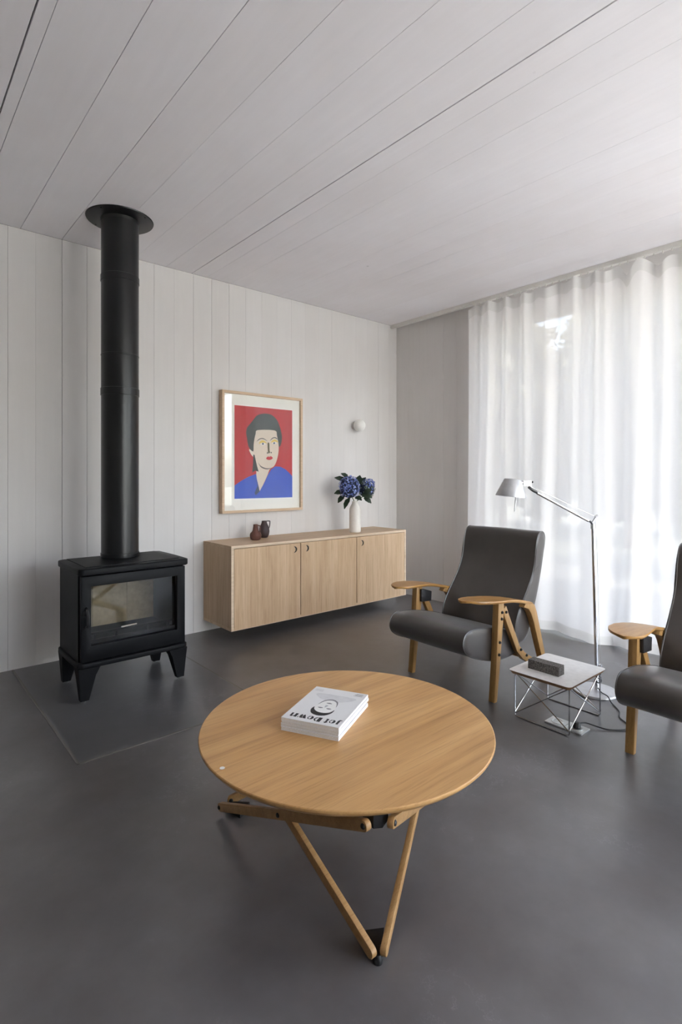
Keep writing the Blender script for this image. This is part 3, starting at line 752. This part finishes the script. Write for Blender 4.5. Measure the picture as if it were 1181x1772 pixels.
def head(nm, off_r, off_z, off_f, rx, rz, mat, label, n, leaves):
    c = vc+RT*off_r+FW*off_f+Vector((0, 0, off_z))
    r = root(nm, (vx, vy, ZS+.26), label, 'flower', 'hydrangeas in the white vase')
    bm = nb(); tube(bm, catmull([tuple(vc+Vector((0, 0, .05))+RT*off_r*.05), tuple(vc+Vector((0, 0, .275))+RT*off_r*.12), tuple(c-Vector((0, 0, rz*.6)))], 5, False), .004, 6); build('stem', bm, 'stem_green', r)
    bm = nb(); bmesh.ops.create_icosphere(bm, subdivisions=2, radius=1); 
    for v in bm.verts: v.co = Vector((v.co.x*rx*.93, v.co.y*rx*.93, v.co.z*rz*.93))+c
    build('floret_gap_shade', bm, 'hydrangea_gap_shade', r)  # dark filler ball, paints in the shaded gaps of the flower head
    for m_, q_ in ((mat, .62), ('petal_pale', .38 if mat == 'petal_blue' else .12)):
        o = link('florets', floret_mesh(c, rx, rz, int(n*q_), .0125), m_, r); o['kind'] = 'stuff'
    for b_, d_, u_, L, W in leaves:
        leaf(r, vc+RT*b_[0]+Vector((0, 0, b_[1]))+FW*b_[2], RT*d_[0]+Vector((0, 0, d_[1]))+FW*d_[2], RT*u_[0]+Vector((0, 0, u_[1]))+FW*u_[2], L, W)
    return r
head('blue_hydrangea', -.055, .415, -.02, .095, .108, 'petal_blue', 'large full blue hydrangea head on the left of the vase', 330, [
    ((-.09, .47, .03), (-1, .45, .1), (.3, .8, -1), .11, .07), ((-.07, .50, .03), (-.75, .7, .3), (.6, .6, -1), .085, .06),
    ((-.11, .37, -.02), (-1, -.05, -.2), (.0, .7, -1), .085, .062), ((-.10, .34, .0), (-.7, -.7, -.2), (-.3, .5, -1), .09, .06),
    ((-.05, .32, -.03), (-.55, -.95, -.3), (-.5, .3, -1), .115, .058), ((.0, .33, -.09), (.5, -.2, -.5), (.0, .8, -1), .08, .06)])
GH = head('green_hydrangea', .106, .395, .03, .078, .085, 'petal_green', 'smaller fading green-blue hydrangea head right of the large one', 210, [
    ((.03, .44, .02), (.15, 1, .2), (-.3, .1, -1), .095, .075), ((.05, .44, .03), (.6, .9, .2), (-.5, .2, -1), .09, .06),
    ((.06, .35, -.06), (.9, -.2, -.3), (.0, .9, -1), .10, .075), ((.08, .32, -.03), (.8, -.5, -.1), (.2, .7, -1), .085, .06), ((.08, .36, -.07), (.7, .45, -.4), (-.3, .5, -1), .085, .06)])
gc = vc+RT*.128+FW*.02+Vector((0, 0, .440))
_o = link('blue_florets', floret_mesh(gc, .058, .058, 90, .013), 'petal_blue', GH); _o['kind'] = 'stuff'

# ================================================================== LOUNGE CHAIRS
def make_chair():
    ox, oy = 2.58, 2.01
    r = root('lounge_armchair', (ox, oy, 0), '', 'armchair', 'leather lounge chairs')
    y0, y1 = 1.737, 2.283
    def cushion(nm, prof, k):
        p = catmull(prof, k); bm = nb(); n = len(p)
        cx0 = sum(q[0] for q in p)/n; cz0 = sum(q[1] for q in p)/n
        # end sections shrink a little so the end panels are softly domed inside the piping
        secs = [(y0-.004, .55), (y0-.003, .85), (y0, .965), (y0+.004, .99), (y0+.012, 1.0), (y0+.10, 1.004), ((y0+y1)/2, 1.012), (y1-.10, 1.004), (y1-.012, 1.0), (y1-.004, .99), (y1, .965), (y1+.003, .85), (y1+.004, .55)]
        rings = [[bm.verts.new((cx0+(q[0]-cx0)*s, y, cz0+(q[1]-cz0)*s)) for q in p] for y, s in secs]
        for A, B in zip(rings, rings[1:]):
            for i in range(n): bm.faces.new((A[i], A[(i+1) % n], B[(i+1) % n], B[i]))
        bm.faces.new(rings[0][::-1]); bm.faces.new(rings[-1])
        o = build(nm, bm, 'leather', r)
        for yy in (y0+.004, y1-.004):
            bm = nb(); tube(bm, [(cx0+(q[0]-cx0)*.992, yy, cz0+(q[1]-cz0)*.992) for q in p], .0032, 6, closed=True); build('piping', bm, 'leather', o)
    cushion('seat_cushion', [(2.352, .345), (2.362, .390), (2.395, .413), (2.46, .416), (2.58, .402), (2.72, .372), (2.84, .338), (2.90, .30), (2.895, .235), (2.845, .205), (2.75, .198), (2.66, .204), (2.56, .226), (2.44, .266), (2.378, .300)], 4)
    cushion('back_cushion', [(2.858, .30), (2.862, .372), (2.905, .452), (2.98, .545), (3.048, .64), (3.08, .72), (3.093, .80), (3.115, .872), (3.145, .899), (3.182, .900), (3.205, .872), (3.203, .83), (3.186, .77), (3.158, .67), (3.122, .565), (3.07, .44), (3.015, .33), (2.96, .262), (2.90, .255)], 4)
    for s in (-1, 1):
        # outer face of the side frame at y = oy + s*.32, inner at oy + s*.28
        ya, yb = sorted((oy+s*.318, oy+s*.280)); yo = oy+s*.318
        bm = nb(); prism(bm, [(2.572, 0), (2.598, 0), (2.628, .20), (2.668, .505), (2.668, .545), (2.615, .545), (2.612, .50), (2.592, .20)], 'xz', ya, yb, .002)
        lf = build('front_leg', bm, 'ply_honey', r)
        bm = nb(); prism(bm, [(2.672, .50), (2.70, .515), (2.722, .470), (2.842, .258), (2.90, .208), (3.06, .118), (3.09, .13), (3.085, .095), (3.04, .085), (2.88, .172), (2.812, .234), (2.68, .46)], 'xz', ya+.006, yb-.006, .002)
        br = build('seat_brace', bm, 'ply_honey', r)
        bm = nb(); prism(bm, [(2.90, .507), (2.965, .494), (2.998, .475), (3.022, .43), (3.06, .325), (3.122, .152), (3.17, 0), (3.130, 0), (3.078, .152), (2.985, .378), (2.955, .432), (2.93, .460), (2.88, .478)], 'xz', ya, yb, .003)
        rl_ = build('rear_leg', bm, 'ply_honey', r)
        bm = nb(); prism(bm, [(2.64, .445), (2.735, .438), (2.74, .50), (2.66, .525), (2.64, .525)], 'xz', oy+s*.279, oy+s*.262, .003); build('frame_block', bm, 'black_leather', r)
        # armrest paddle: sections from tip to the bend
        secs = [(2.372, .055, .006, .581), (2.380, .052, .028, .582), (2.40, .046, .050, .582), (2.44, .036, .072, .580), (2.50, .022, .084, .577), (2.58, .010, .082, .571), (2.66, .004, .070, .562), (2.74, .002, .054, .550), (2.82, .0, .039, .533), (2.89, .0, .028, .516), (2.945, .0, .021, .503), (2.975, .0, .019, .492)]
        bm = nb(); rings = []
        for x, inw, hw, zt in secs:
            yc = oy+s*(.299-inw); th = .020 if x > 2.40 else .014
            ring = []
            for q, zz in ((-1, -.35), (-.97, 0), (-.8, 0.02), (0, -.06), (.8, .02), (.97, 0), (1, -.35), (.9, -.8), (.55, -1), (-.55, -1), (-.9, -.8)):
                ring.append(bm.verts.new((x, yc+s*q*hw, zt+zz*th)))
            rings.append(ring)
        n = len(rings[0])
        for A, B in zip(rings, rings[1:]):
            for i in range(n): bm.faces.new((A[i], A[(i+1) % n], B[(i+1) % n], B[i]))
        bm.faces.new(rings[0]); bm.faces.new(rings[-1][::-1])
        build('armrest', bm, 'ply_arm', r)
        RXs = Matrix.Rotation(R(90 if s < 0 else -90), 4, 'X')
        def bolt(x, z, par, y=yo):
            bm = nb(); lathe(bm, [(.0085, -.002), (.0085, .003), (.006, .0085), (0, .010)], (x, y, z), 10, RXs); build('bolt', bm, 'black_rubber', par)
        for x, z in ((2.645, .488), (2.641, .452), (2.622, .325), (2.615, .258)): bolt(x, z, lf)
        for x, z in ((2.696, .480), (2.850, .236), (2.912, .190)): bolt(x, z, br, yo-s*.006)
        # notched pegs down the back of the rear leg
        for x, z in ((3.035, .405), (3.050, .365), (3.069, .315), (3.085, .272)):
            bm = nb(); lathe(bm, [(.009, 0), (.009, .010), (.005, .016), (0, .017)], (x-.003, oy+s*.299, z), 10, Matrix.Rotation(R(70), 4, 'Y')); build('peg', bm, 'black_rubber', rl_)
    # rails under the seat
    for x, z in ((2.63, .235), (2.93, .185)):
        bm = nb(); box(bm, x-.012, x+.012, oy-.281, oy+.281, z-.02, z+.012, .002); build('cross_rail', bm, 'ply_honey', r)
    return r
ch1 = make_chair(); ch1['label'] = 'dark leather lounge chair with bent plywood arms beside the hanging sideboard'
ch2 = clone(ch1, None, (2.575, .691, 0), label='dark leather lounge chair cut off by the right edge of the photo')

# ================================================================== WIRE SIDE TABLE
TZ = .245
tx0, tx1, ty0, ty1 = 2.488, 2.886, 1.224, 1.556
sx0, sx1, sy0, sy1 = 2.518, 2.852, 1.243, 1.533
sd_ = root('wire_side_table', ((tx0+tx1)/2, (ty0+ty1)/2, 0), 'low side table with white top on a crossed chrome wire base', 'side table')
def rrect(x0, x1, y0, y1, r, n=5):
    out = []
    for cx0, cy0, a0 in ((x1-r, y1-r, 0), (x0+r, y1-r, 90), (x0+r, y0+r, 180), (x1-r, y0+r, 270)):
        out += [(cx0+r*math.cos(R(a0+90*i/n)), cy0+r*math.sin(R(a0+90*i/n))) for i in range(n+1)]
    return out
def chamfer_top(pts, pts_low, z0, z1):
    bm = nb(); n = len(pts)
    A = [bm.verts.new((*p, z0)) for p in pts_low]; B = [bm.verts.new((*p, z1)) for p in pts]
    bm.faces.new(A[::-1]); bm.faces.new(B)
    for i in range(n): bm.faces.new((A[i], A[(i+1) % n], B[(i+1) % n], B[i]))
    return bm
core = build('top_core', chamfer_top(rrect(tx0, tx1, ty0, ty1, .022), rrect(tx0+.010, tx1-.010, ty0+.010, ty1-.010, .018), TZ-.018, TZ-.0015), 'ply_edge', sd_, smooth=False)
bm = nb(); prism(bm, rrect(tx0, tx1, ty0, ty1, .022), 'xy', TZ-.0015, TZ); build('laminate', bm, 'laminate_white', sd_, smooth=False)
wr_ = .0034; zt = TZ-.020
def wire(pts, nm, r=wr_):
    bm = nb(); tube(bm, pts, r, 8); build(nm, bm, 'chrome_wire', sd_)
for x in (sx0, sx1):
    k = .012
    wire([(x, sy0, zt), (x, sy0, k), (x, sy0+.003, .0065), (x, sy0+k, wr_), (x, sy1-k, wr_), (x, sy1-.003, .0065), (x, sy1, k), (x, sy1, zt)], 'sled_leg')
    wire([(x, sy0, zt), (x, sy1, zt)], 'top_wire')
    wire([(x+.004, sy0+.003, .020), (x+.004, sy1-.003, zt)], 'cross_wire', .0028); wire([(x-.002, sy1-.003, .020), (x-.002, sy0+.003, zt)], 'cross_wire', .0028)
for y in (sy0, sy1):
    wire([(sx0, y, zt), (sx1, y, zt)], 'top_wire')
    wire([(sx0+.003, y+.003, .020), (sx1-.003, y+.003, zt)], 'cross_wire', .0028); wire([(sx1-.003, y-.003, .020), (sx0+.003, y-.003, zt)], 'cross_wire', .0028)

bm = nb(); box(bm, 2.583, 2.640, 1.330, 1.496, TZ, TZ+.047, .007, 3)
for v in bm.verts: v.co += Vector((noise.noise(v.co*40), noise.noise(v.co*40+Vector((5, 0, 0))), 0))*.002
build('pumice_block', bm, 'pumice', loc=(2.611, 1.413, TZ), label='charcoal grey rough stone block lying on the white side table', cat='stone')

# floor socket and lamp cord
fs_ = root('floor_socket', (2.61, 1.30, 0), 'brushed metal double floor socket under the wire side table', 'socket')
for k, yy in enumerate((1.352, 1.255)):
    bm = nb(); box(bm, 2.572, 2.660, yy-.047, yy+.047, 0, .006, .002); pl = build('cover_plate', bm, 'socket_metal', fs_)
    bm = nb(); lathe(bm, [(.030, .0055), (.030, .009), (.024, .009), (.022, .0065), (0, .0065)], (2.616, yy, 0), 24); build('outlet_ring', bm, 'socket_metal', pl)
cd = root('lamp_cord', (2.62, 1.25, 0), 'black cord running from the floor lamp to the floor socket', 'cord')
pts = [(3.150, 1.400, .115), (3.156, 1.392, .07), (3.150, 1.385, .032), (3.121, 1.352, .020), (3.075, 1.298, .026), (3.055, 1.27, .006), (2.982, 1.201, .004), (2.906, 1.167, .004), (2.87, 1.125, .004), (2.845, 1.098, .004), (2.788, 1.093, .004), (2.727, 1.141, .004), (2.701, 1.185, .010), (2.672, 1.235, .022), (2.632, 1.250, .026)]
bm = nb(); tube(bm, catmull(pts, 6, False), .0032, 8); build('cable', bm, 'black_rubber', cd)
bm = nb(); lathe(bm, [(.019, .010), (.019, .024), (.012, .034), (0, .036)], (2.618, 1.254, 0), 18); build('plug', bm, 'black_rubber', cd)
co = [(3.146+.016*math.cos(a*1.0)+.004*math.sin(a*.31), 1.383+.016*math.sin(a), .062+.0035*a+.012*math.sin(a*.9+1)) for a in [i*.45 for i in range(46)]]
bm = nb(); tube(bm, co, .003, 6); build('coil', bm, 'black_rubber', cd)

# ================================================================== FLOOR LAMP
lm = root('floor_lamp', (3.14, 1.388, 0), 'aluminium reading floor lamp with cone shade and jointed arm', 'floor lamp')
bx_, by_ = 3.150, 1.400
bm = nb(); lathe(bm, [(0, 0), (.118, 0), (.121, .003), (.121, .010), (.118, .014), (.03, .016), (.018, .018), (0, .018)], (bx_, by_, 0), 48); build('base', bm, 'aluminium_satin', lm)
bm = nb(); lathe(bm, [(.011, .016), (.011, .125), (.008, .130), (0, .130)], (3.152, 1.392, 0), 16); build('stem_socket', bm, 'aluminium_polished', lm)
bm = nb(); lathe(bm, [(0, -.012), (.012, -.010), (.012, .010), (0, .012)], (3.164, 1.382, .150), 12, Matrix.Rotation(R(90), 4, 'X')); kn = build('tension_knob', bm, 'aluminium_polished', lm)
A0 = Vector((3.150, 1.392, .120)); A1 = Vector((3.123, 1.401, .952)); A2 = Vector((3.113, 1.410, .985)); A3 = Vector((2.880, 1.611, 1.152)); A4 = Vector((2.842, 1.645, 1.186))
bm = nb(); tube(bm, [A0, A1], .0095, 16); build('pole', bm, 'aluminium_polished', lm)
bm = nb(); tube(bm, catmull([tuple(A1-Vector((0, 0, .01))), tuple(A1+Vector((-.002, .001, .012))), tuple(A2), tuple(A2+(A3-A2)*.06)], 5, False), .0055, 10); build('elbow', bm, 'black_rubber', lm)
bm = nb(); box(bm, A1.x-.012, A1.x+.012, A1.y-.008, A1.y+.008, A1.z-.006, A1.z+.02, .004); build('elbow_joint', bm, 'aluminium_polished', lm)
bm = nb(); tube(bm, [tuple(A2+Vector((.006, -.005, 0))), (3.136, 1.389, 1.018)], .0035, 8); tube(bm, [(3.130, 1.394, 1.014), (3.142, 1.384, 1.024)], .006, 8); build('spring_hook', bm, 'aluminium_polished', lm)
bm = nb(); tube(bm, [tuple(A2+(A3-A2)*.04), tuple(A3)], .0085, 14); build('arm', bm, 'aluminium_polished', lm)
off = Vector((.006, -.004, .016))
bm = nb(); tube(bm, [(3.134, 1.391, 1.016), tuple(A3+off*1.1), tuple(A4+Vector((.0, 0, .012)))], .0009, 5); build('tension_wire', bm, 'chrome_wire', lm)
bm = nb(); tube(bm, [(3.137, 1.388, 1.014), (3.14, 1.389, .955), (3.168, 1.380, .150)], .0009, 5); build('tension_wire', bm, 'chrome_wire', lm)
bm = nb(); tube(bm, catmull([tuple(A3), tuple(A3*.5+A4*.5+Vector((.0, 0, -.004))), tuple(A4)], 4, False), .006, 10); build('wrist', bm, 'black_rubber', lm)
bm = nb(); tube(bm, [tuple(A3+Vector((0, 0, .012))), tuple(A4+Vector((-.004, .004, .012)))], .0035, 8); build('wrist_link', bm, 'aluminium_polished', lm)
S0 = Vector((2.768, 1.706, 1.182)); tilt = Matrix.Rotation(R(6), 4, FW)
bm = nb(); box(bm, -.024, .024, -.014, .014, -.016, .016, .007, 3)
bmesh.ops.transform(bm, matrix=Matrix.Translation(A4+Vector((-.006, .006, .022))) @ Matrix.Rotation(R(-41), 4, 'Z'), verts=bm.verts[:])
build('head_joint', bm, 'aluminium_polished', lm)
bm = nb(); tube(bm, [tuple(A4+Vector((-.016, .014, .024))), tuple(S0+Vector((.030, -.026, .030)))], .010, 10); build('head_neck', bm, 'aluminium_polished', lm)
bm = nb(); tube(bm, [tuple(A4+Vector((0, 0, .02))), tuple(A4+Vector((.02, -.018, .030)))], .005, 8); build('switch_knob', bm, 'black_rubber', lm)
bm = nb(); lathe(bm, [(.083, -.050), (.085, -.052), (.0855, -.048), (.048, .046), (.044, .050), (.02, .052), (0, .052)], tuple(S0), 40, tilt); lathe(bm, [(.082, -.049), (.046, .043), (0, .045)], tuple(S0), 40, tilt); build('shade', bm, 'aluminium_satin', lm)
bm = nb(); lathe(bm, [(0, -.02), (.022, -.015), (.028, 0), (.02, .022), (.013, .042)], tuple(S0), 16); build('bulb', bm, 'globe_glass', lm)
bm = nb(); tube(bm, [(2.788, 1.690, 1.150), (2.787, 1.691, 1.120), (2.781, 1.696, 1.046)], [.003, .0045, .003], 8); build('aiming_handle', bm, 'aluminium_satin', lm)

# ================================================================== COFFEE TABLE
tcx, tcy, tr, tz = 1.222, 1.389, .493, .405
ct = root('coffee_table', (tcx, tcy, 0), 'round oak coffee table on a folding scissor base with black hinges', 'coffee table')
bm = nb(); lathe(bm, [(0, tz-.024), (tr-.022, tz-.024), (tr-.012, tz-.021), (tr-.002, tz-.010), (tr, tz-.006), (tr-.0006, tz-.002), (tr-.003, tz), (0, tz)], (tcx, tcy, 0), 128); top = build('tabletop', bm, 'oak_table', ct)
bm = nb(); lathe(bm, [(.0, .0), (.0075, 0), (.0075, .0006), (0, .0006)], (.757, 1.405, tz), 16); build('inlay_dot', bm, 'laminate_white', top)
TR_ = .520; ang = [238.5, 118.5, 358.5]
P = [Vector((tcx+TR_*math.cos(R(a)), tcy+TR_*math.sin(R(a)), 0)) for a in ang]
zb_, zu_ = .030, .362
def bar(p, q, side, nm='scissor_leg'):
    """flat bar with rounded ends between hinge points p and q, shifted sideways"""
    d = (q-p); L = d.length; d.normalize(); hz = Vector((d.x, d.y, 0)).normalized(); s = Vector((-hz.y, hz.x, 0)); u = s.cross(d)*-1
    hw, th = .0145, .0085
    pts = []
    for i in range(9): a = R(90+180*i/8); pts.append((hw*math.cos(a), hw*math.sin(a)))
    pts2 = [(L+hw*math.cos(R(-90+180*i/8)), hw*math.sin(R(-90+180*i/8))) for i in range(9)]
    prof = pts+pts2
    bm = nb()
    o = p+s*side
    A = [bm.verts.new(o+d*a+u*b_-s*th) for a, b_ in prof]; B = [bm.verts.new(o+d*a+u*b_+s*th) for a, b_ in prof]
    n = len(prof); bm.faces.new(A); bm.faces.new(B[::-1])
    for i in range(n): bm.faces.new((A[i], A[(i+1) % n], B[(i+1) % n], B[i]))
    bmesh.ops.recalc_face_normals(bm, faces=bm.faces[:]); bev(bm, .002, 2)
    ob = build(nm, bm, 'oak_table_leg', ct)
    sg = -1 if side < 0 else 1
    for c in (p, q, (p+q)/2):
        cc = o+(c-p)+s*th*sg
        bm = nb(); lathe(bm, [(.0075, -.002), (.0075, .002), (.005, .0045), (0, .005)], (0, 0, 0), 12)
        rot = Vector((0, 0, 1)).rotation_difference(s*sg).to_matrix().to_4x4()
        bmesh.ops.transform(bm, matrix=Matrix.Translation(cc) @ rot, verts=bm.verts[:]); build('bolt', bm, 'black_rubber', ob)
cen = Vector((tcx, tcy, 0))
for k in range(3):
    a, c = P[k], P[(k+1) % 3]
    d = (c-a).normalized()
    # hinge ends sit either side of the corner block
    pa, pc = a+d*.052, c-d*.052
    sg_ = -1 if k == 2 else 1
    bar(pa+Vector((0, 0, zb_)), pc+Vector((0, 0, zu_)), -.0095*sg_)
    bar(pa+Vector((0, 0, zu_)), pc+Vector((0, 0, zb_)), .0095*sg_)
for k in range(3):
    p = P[k]; inn = (cen-p).normalized(); sd2 = Vector((-inn.y, inn.x, 0))
    for zz, nm in ((zb_, 'foot_hinge'), (zu_, 'top_hinge')):
        bm = nb()
        w0, w1, dl = .012, .034, .120 if zz == zb_ else .075
        lo = [p+sd2*w0+inn*.046, p-sd2*w0+inn*.046, p-sd2*w1+inn*dl, p+sd2*w1+inn*dl]
        h0, h1 = (.004, .026) if zz == zb_ else (zu_-.016, tz-.0245)
        hexa(bm, [(v.x, v.y, h0) for v in lo], [(v.x, v.y, h1) for v in lo], .003)
        hb = build(nm, bm, 'black_leather', ct)
        if zz == zb_:
            bm = nb(); lathe(bm, [(0, 0), (.013, 0), (.014, .010), (.009, .022), (0, .026)], (p.x+inn.x*.050, p.y+inn.y*.050, 0), 16); build('foot_pad', bm, 'black_rubber', hb)

# ================================================================== MAGAZINES ON THE TABLE
mA, mB = Vector((1.020, 1.489, 0)), Vector((1.114, 1.305, 0))
U = (mA-mB).normalized(); V = Vector((U.y, -U.x, 0)) * -1
if V.dot(Vector((-.257, -.119, 0))) < 0: V = -V
MW, ML = .207, .283
def mg(p, u, v, z): q = p+U*u+V*v; return (q.x, q.y, z)
def magazine(k, z0, th, du, dv, rot, label, cover):
    """origin mB is the title-edge corner on the spine side; spine along u=0"""
    o0 = Vector((mB.x, mB.y, 0))
    r = root('magazine', (mB.x+U.x*.1-V.x*.14, mB.y+U.y*.1-V.y*.14, z0), label, 'magazine', 'stack of magazines on the coffee table')
    def B(u0, u1, v0, v1, za, zb, nm, mat, par, bv=.0):
        bm = nb(); c = [(u0, v0), (u1, v0), (u1, v1), (u0, v1)]
        ca, sa = math.cos(rot), math.sin(rot)
        c = [((u-.1)*ca-(v+.14)*sa+.1+du, (u-.1)*sa+(v+.14)*ca-.14+dv) for u, v in c]
        hexa(bm, [mg(o0, u, v, za) for u, v in c], [mg(o0, u, v, zb) for u, v in c], bv); return build(nm, bm, mat, par, smooth=False)
    c_ = .0007
    B(.001, MW-.0008, -ML+.0008, -.0008, z0+c_, z0+th-c_, 'pages', 'page_paper', r)
    B(0, MW, -ML, 0, z0, z0+c_, 'back_cover', cover, r)
    fc = B(0, MW, -ML, 0, z0+th-c_, z0+th, 'front_cover', cover, r)
    B(-.0006, .0008, -ML, 0, z0, z0+th, 'spine', cover, r)
    return r, fc
ths = [.0125, .0095, .0105, .0100]; z = tz; offs = [(0, .001, .0), (.004, -.003, .012), (-.002, .001, -.006), (0, 0, 0)]
labs = ['white magazine at the bottom of the stack on the coffee table', 'white magazine second from the bottom of the stack', 'white magazine directly under the top one of the stack', 'top magazine with a portrait cover and bold black title']
for k in range(4):
    r_, fc_ = magazine(k, z, ths[k], *offs[k], labs[k], 'cover_paper' if k == 3 else 'cover_paper_cool'); z += ths[k]
zc = z
o0 = Vector((mB.x, mB.y, 0))
def cover_shape(nm, pts, mat, lay=1, cv=True, par=None):
    bm = nb(); p = catmull(pts, 3) if cv else pts
    vs_ = [bm.verts.new(mg(o0, u, v, zc+.00015*lay)) for u, v in p]
    es = [bm.edges.new((vs_[i], vs_[(i+1) % len(vs_)])) for i in range(len(vs_))]
    bmesh.ops.triangle_fill(bm, edges=es, use_beauty=True); return build(nm, bm, mat, par or fc_, smooth=False)
# bold display title, read from the far side of the table
GL = {'j': [[(0, -.25), (.55, -.25), (.80, .05), (.80, 1), (.30, 1), (.30, .0), (.12, -.08), (0, -.05)]],
      'o': [[(.5, 0), (.15, .12), (0, .5), (.15, .88), (.5, 1), (.5, .86), (.42, .5), (.5, .14)], [(.56, 0), (.86, .12), (1, .5), (.86, .88), (.56, 1), (.56, .93), (.88, .5), (.56, .07)]],
      't': [[(.15, 0), (.75, 0), (.75, .12), (.62, .12), (.62, .86), (.85, .86), (.85, 1), (.62, 1), (.62, 1.25), (.2, 1.1), (.2, 1), (0, 1), (0, .86), (.2, .86)]],
      'D': [[(0, 0), (.5, 0), (.5, 1.2), (0, 1.2)], [(.56, 0), (.9, .2), (1.05, .6), (.9, 1.0), (.56, 1.2), (.56, 1.1), (.86, .6), (.56, .1)]],
      'w': [[(0, 1), (.5, 1), (.72, .35), (.60, 0), (.45, 0)], [(.55, 1), (1.02, 1), (1.15, .35), (1.02, 0), (.88, 0)], [(1.2, 1), (1.4, 1), (1.24, .5)]],
      'n': [[(0, 0), (.42, 0), (.42, 1), (0, 1)], [(.46, .8), (.5, .55), (.70, .85), (.74, 0), (1.05, 0), (1.02, .9), (.85, 1.02), (.65, 1.0)]]}
hgt = .0262; u = .007; vbase = -.046
for chx in 'jot Down':
    if chx == ' ': u += .008; continue
    wd = {'j': .0175, 'o': .0235, 't': .018, 'D': .029, 'w': .036, 'n': .026}[chx]
    unit = {'w': 1.4, 'D': 1.05}.get(chx, 1.0)
    for poly in GL[chx]:
        cover_shape('title_letter', [(u+px/unit*wd*.92, vbase+py*hgt) for px, py in poly], 'ink_black', 1, False)
    u += wd
# portrait drawn on the cover, generic face, head towards the title
def fp(pts): return [(.100+a*1.12, -.126+b_*1.12) for a, b_ in pts]
cover_shape('portrait_face', fp([(-.030, -.010), (-.033, .020), (-.020, .044), (0, .052), (.020, .044), (.033, .020), (.030, -.010), (.018, -.038), (0, -.048), (-.018, -.038)]), 'page_paper', 1)
cover_shape('portrait_hair', fp([(-.034, .010), (-.034, .034), (-.020, .056), (.004, .062), (.026, .052), (.037, .028), (.034, .008), (.028, .024), (.012, .038), (-.010, .040), (-.027, .030)]), 'ink_black', 2)
for a, b_ in ((-.014, .008), (.014, .008)):
    cover_shape('portrait_eye', fp([(a-.009, b_), (a, b_+.005), (a+.009, b_), (a, b_-.003)]), 'ink_grey', 2)
cover_shape('portrait_mouth', fp([(-.010, -.028), (0, -.025), (.010, -.028), (0, -.033)]), 'ink_grey', 2)
cover_shape('portrait_nose', fp([(-.004, -.012), (.005, -.012), (.002, .004)]), 'ink_soft', 2)
cover_shape('portrait_jaw', fp([(-.031, -.008), (-.020, -.040), (0, -.052), (.020, -.040), (.031, -.008), (.024, -.044), (0, -.060), (-.024, -.044)]), 'ink_grey', 2)
cover_shape('portrait_shoulders', fp([(-.020, -.046), (-.052, -.062), (-.064, -.092), (.064, -.092), (.052, -.062), (.020, -.046), (0, -.060)]), 'ink_faint', 1)
for i in range(4):
    cover_shape('cover_line', [(.012, -.252-.006*i), (.045-.005*(i % 2), -.252-.006*i), (.045-.005*(i % 2), -.2545-.006*i), (.012, -.2545-.006*i)], 'ink_grey', 1, False)
for i in range(3):
    cover_shape('cover_line', [(.165, -.246-.007*i), (.197, -.246-.007*i), (.197, -.248-.007*i), (.165, -.248-.007*i)], 'ink_soft', 1, False)
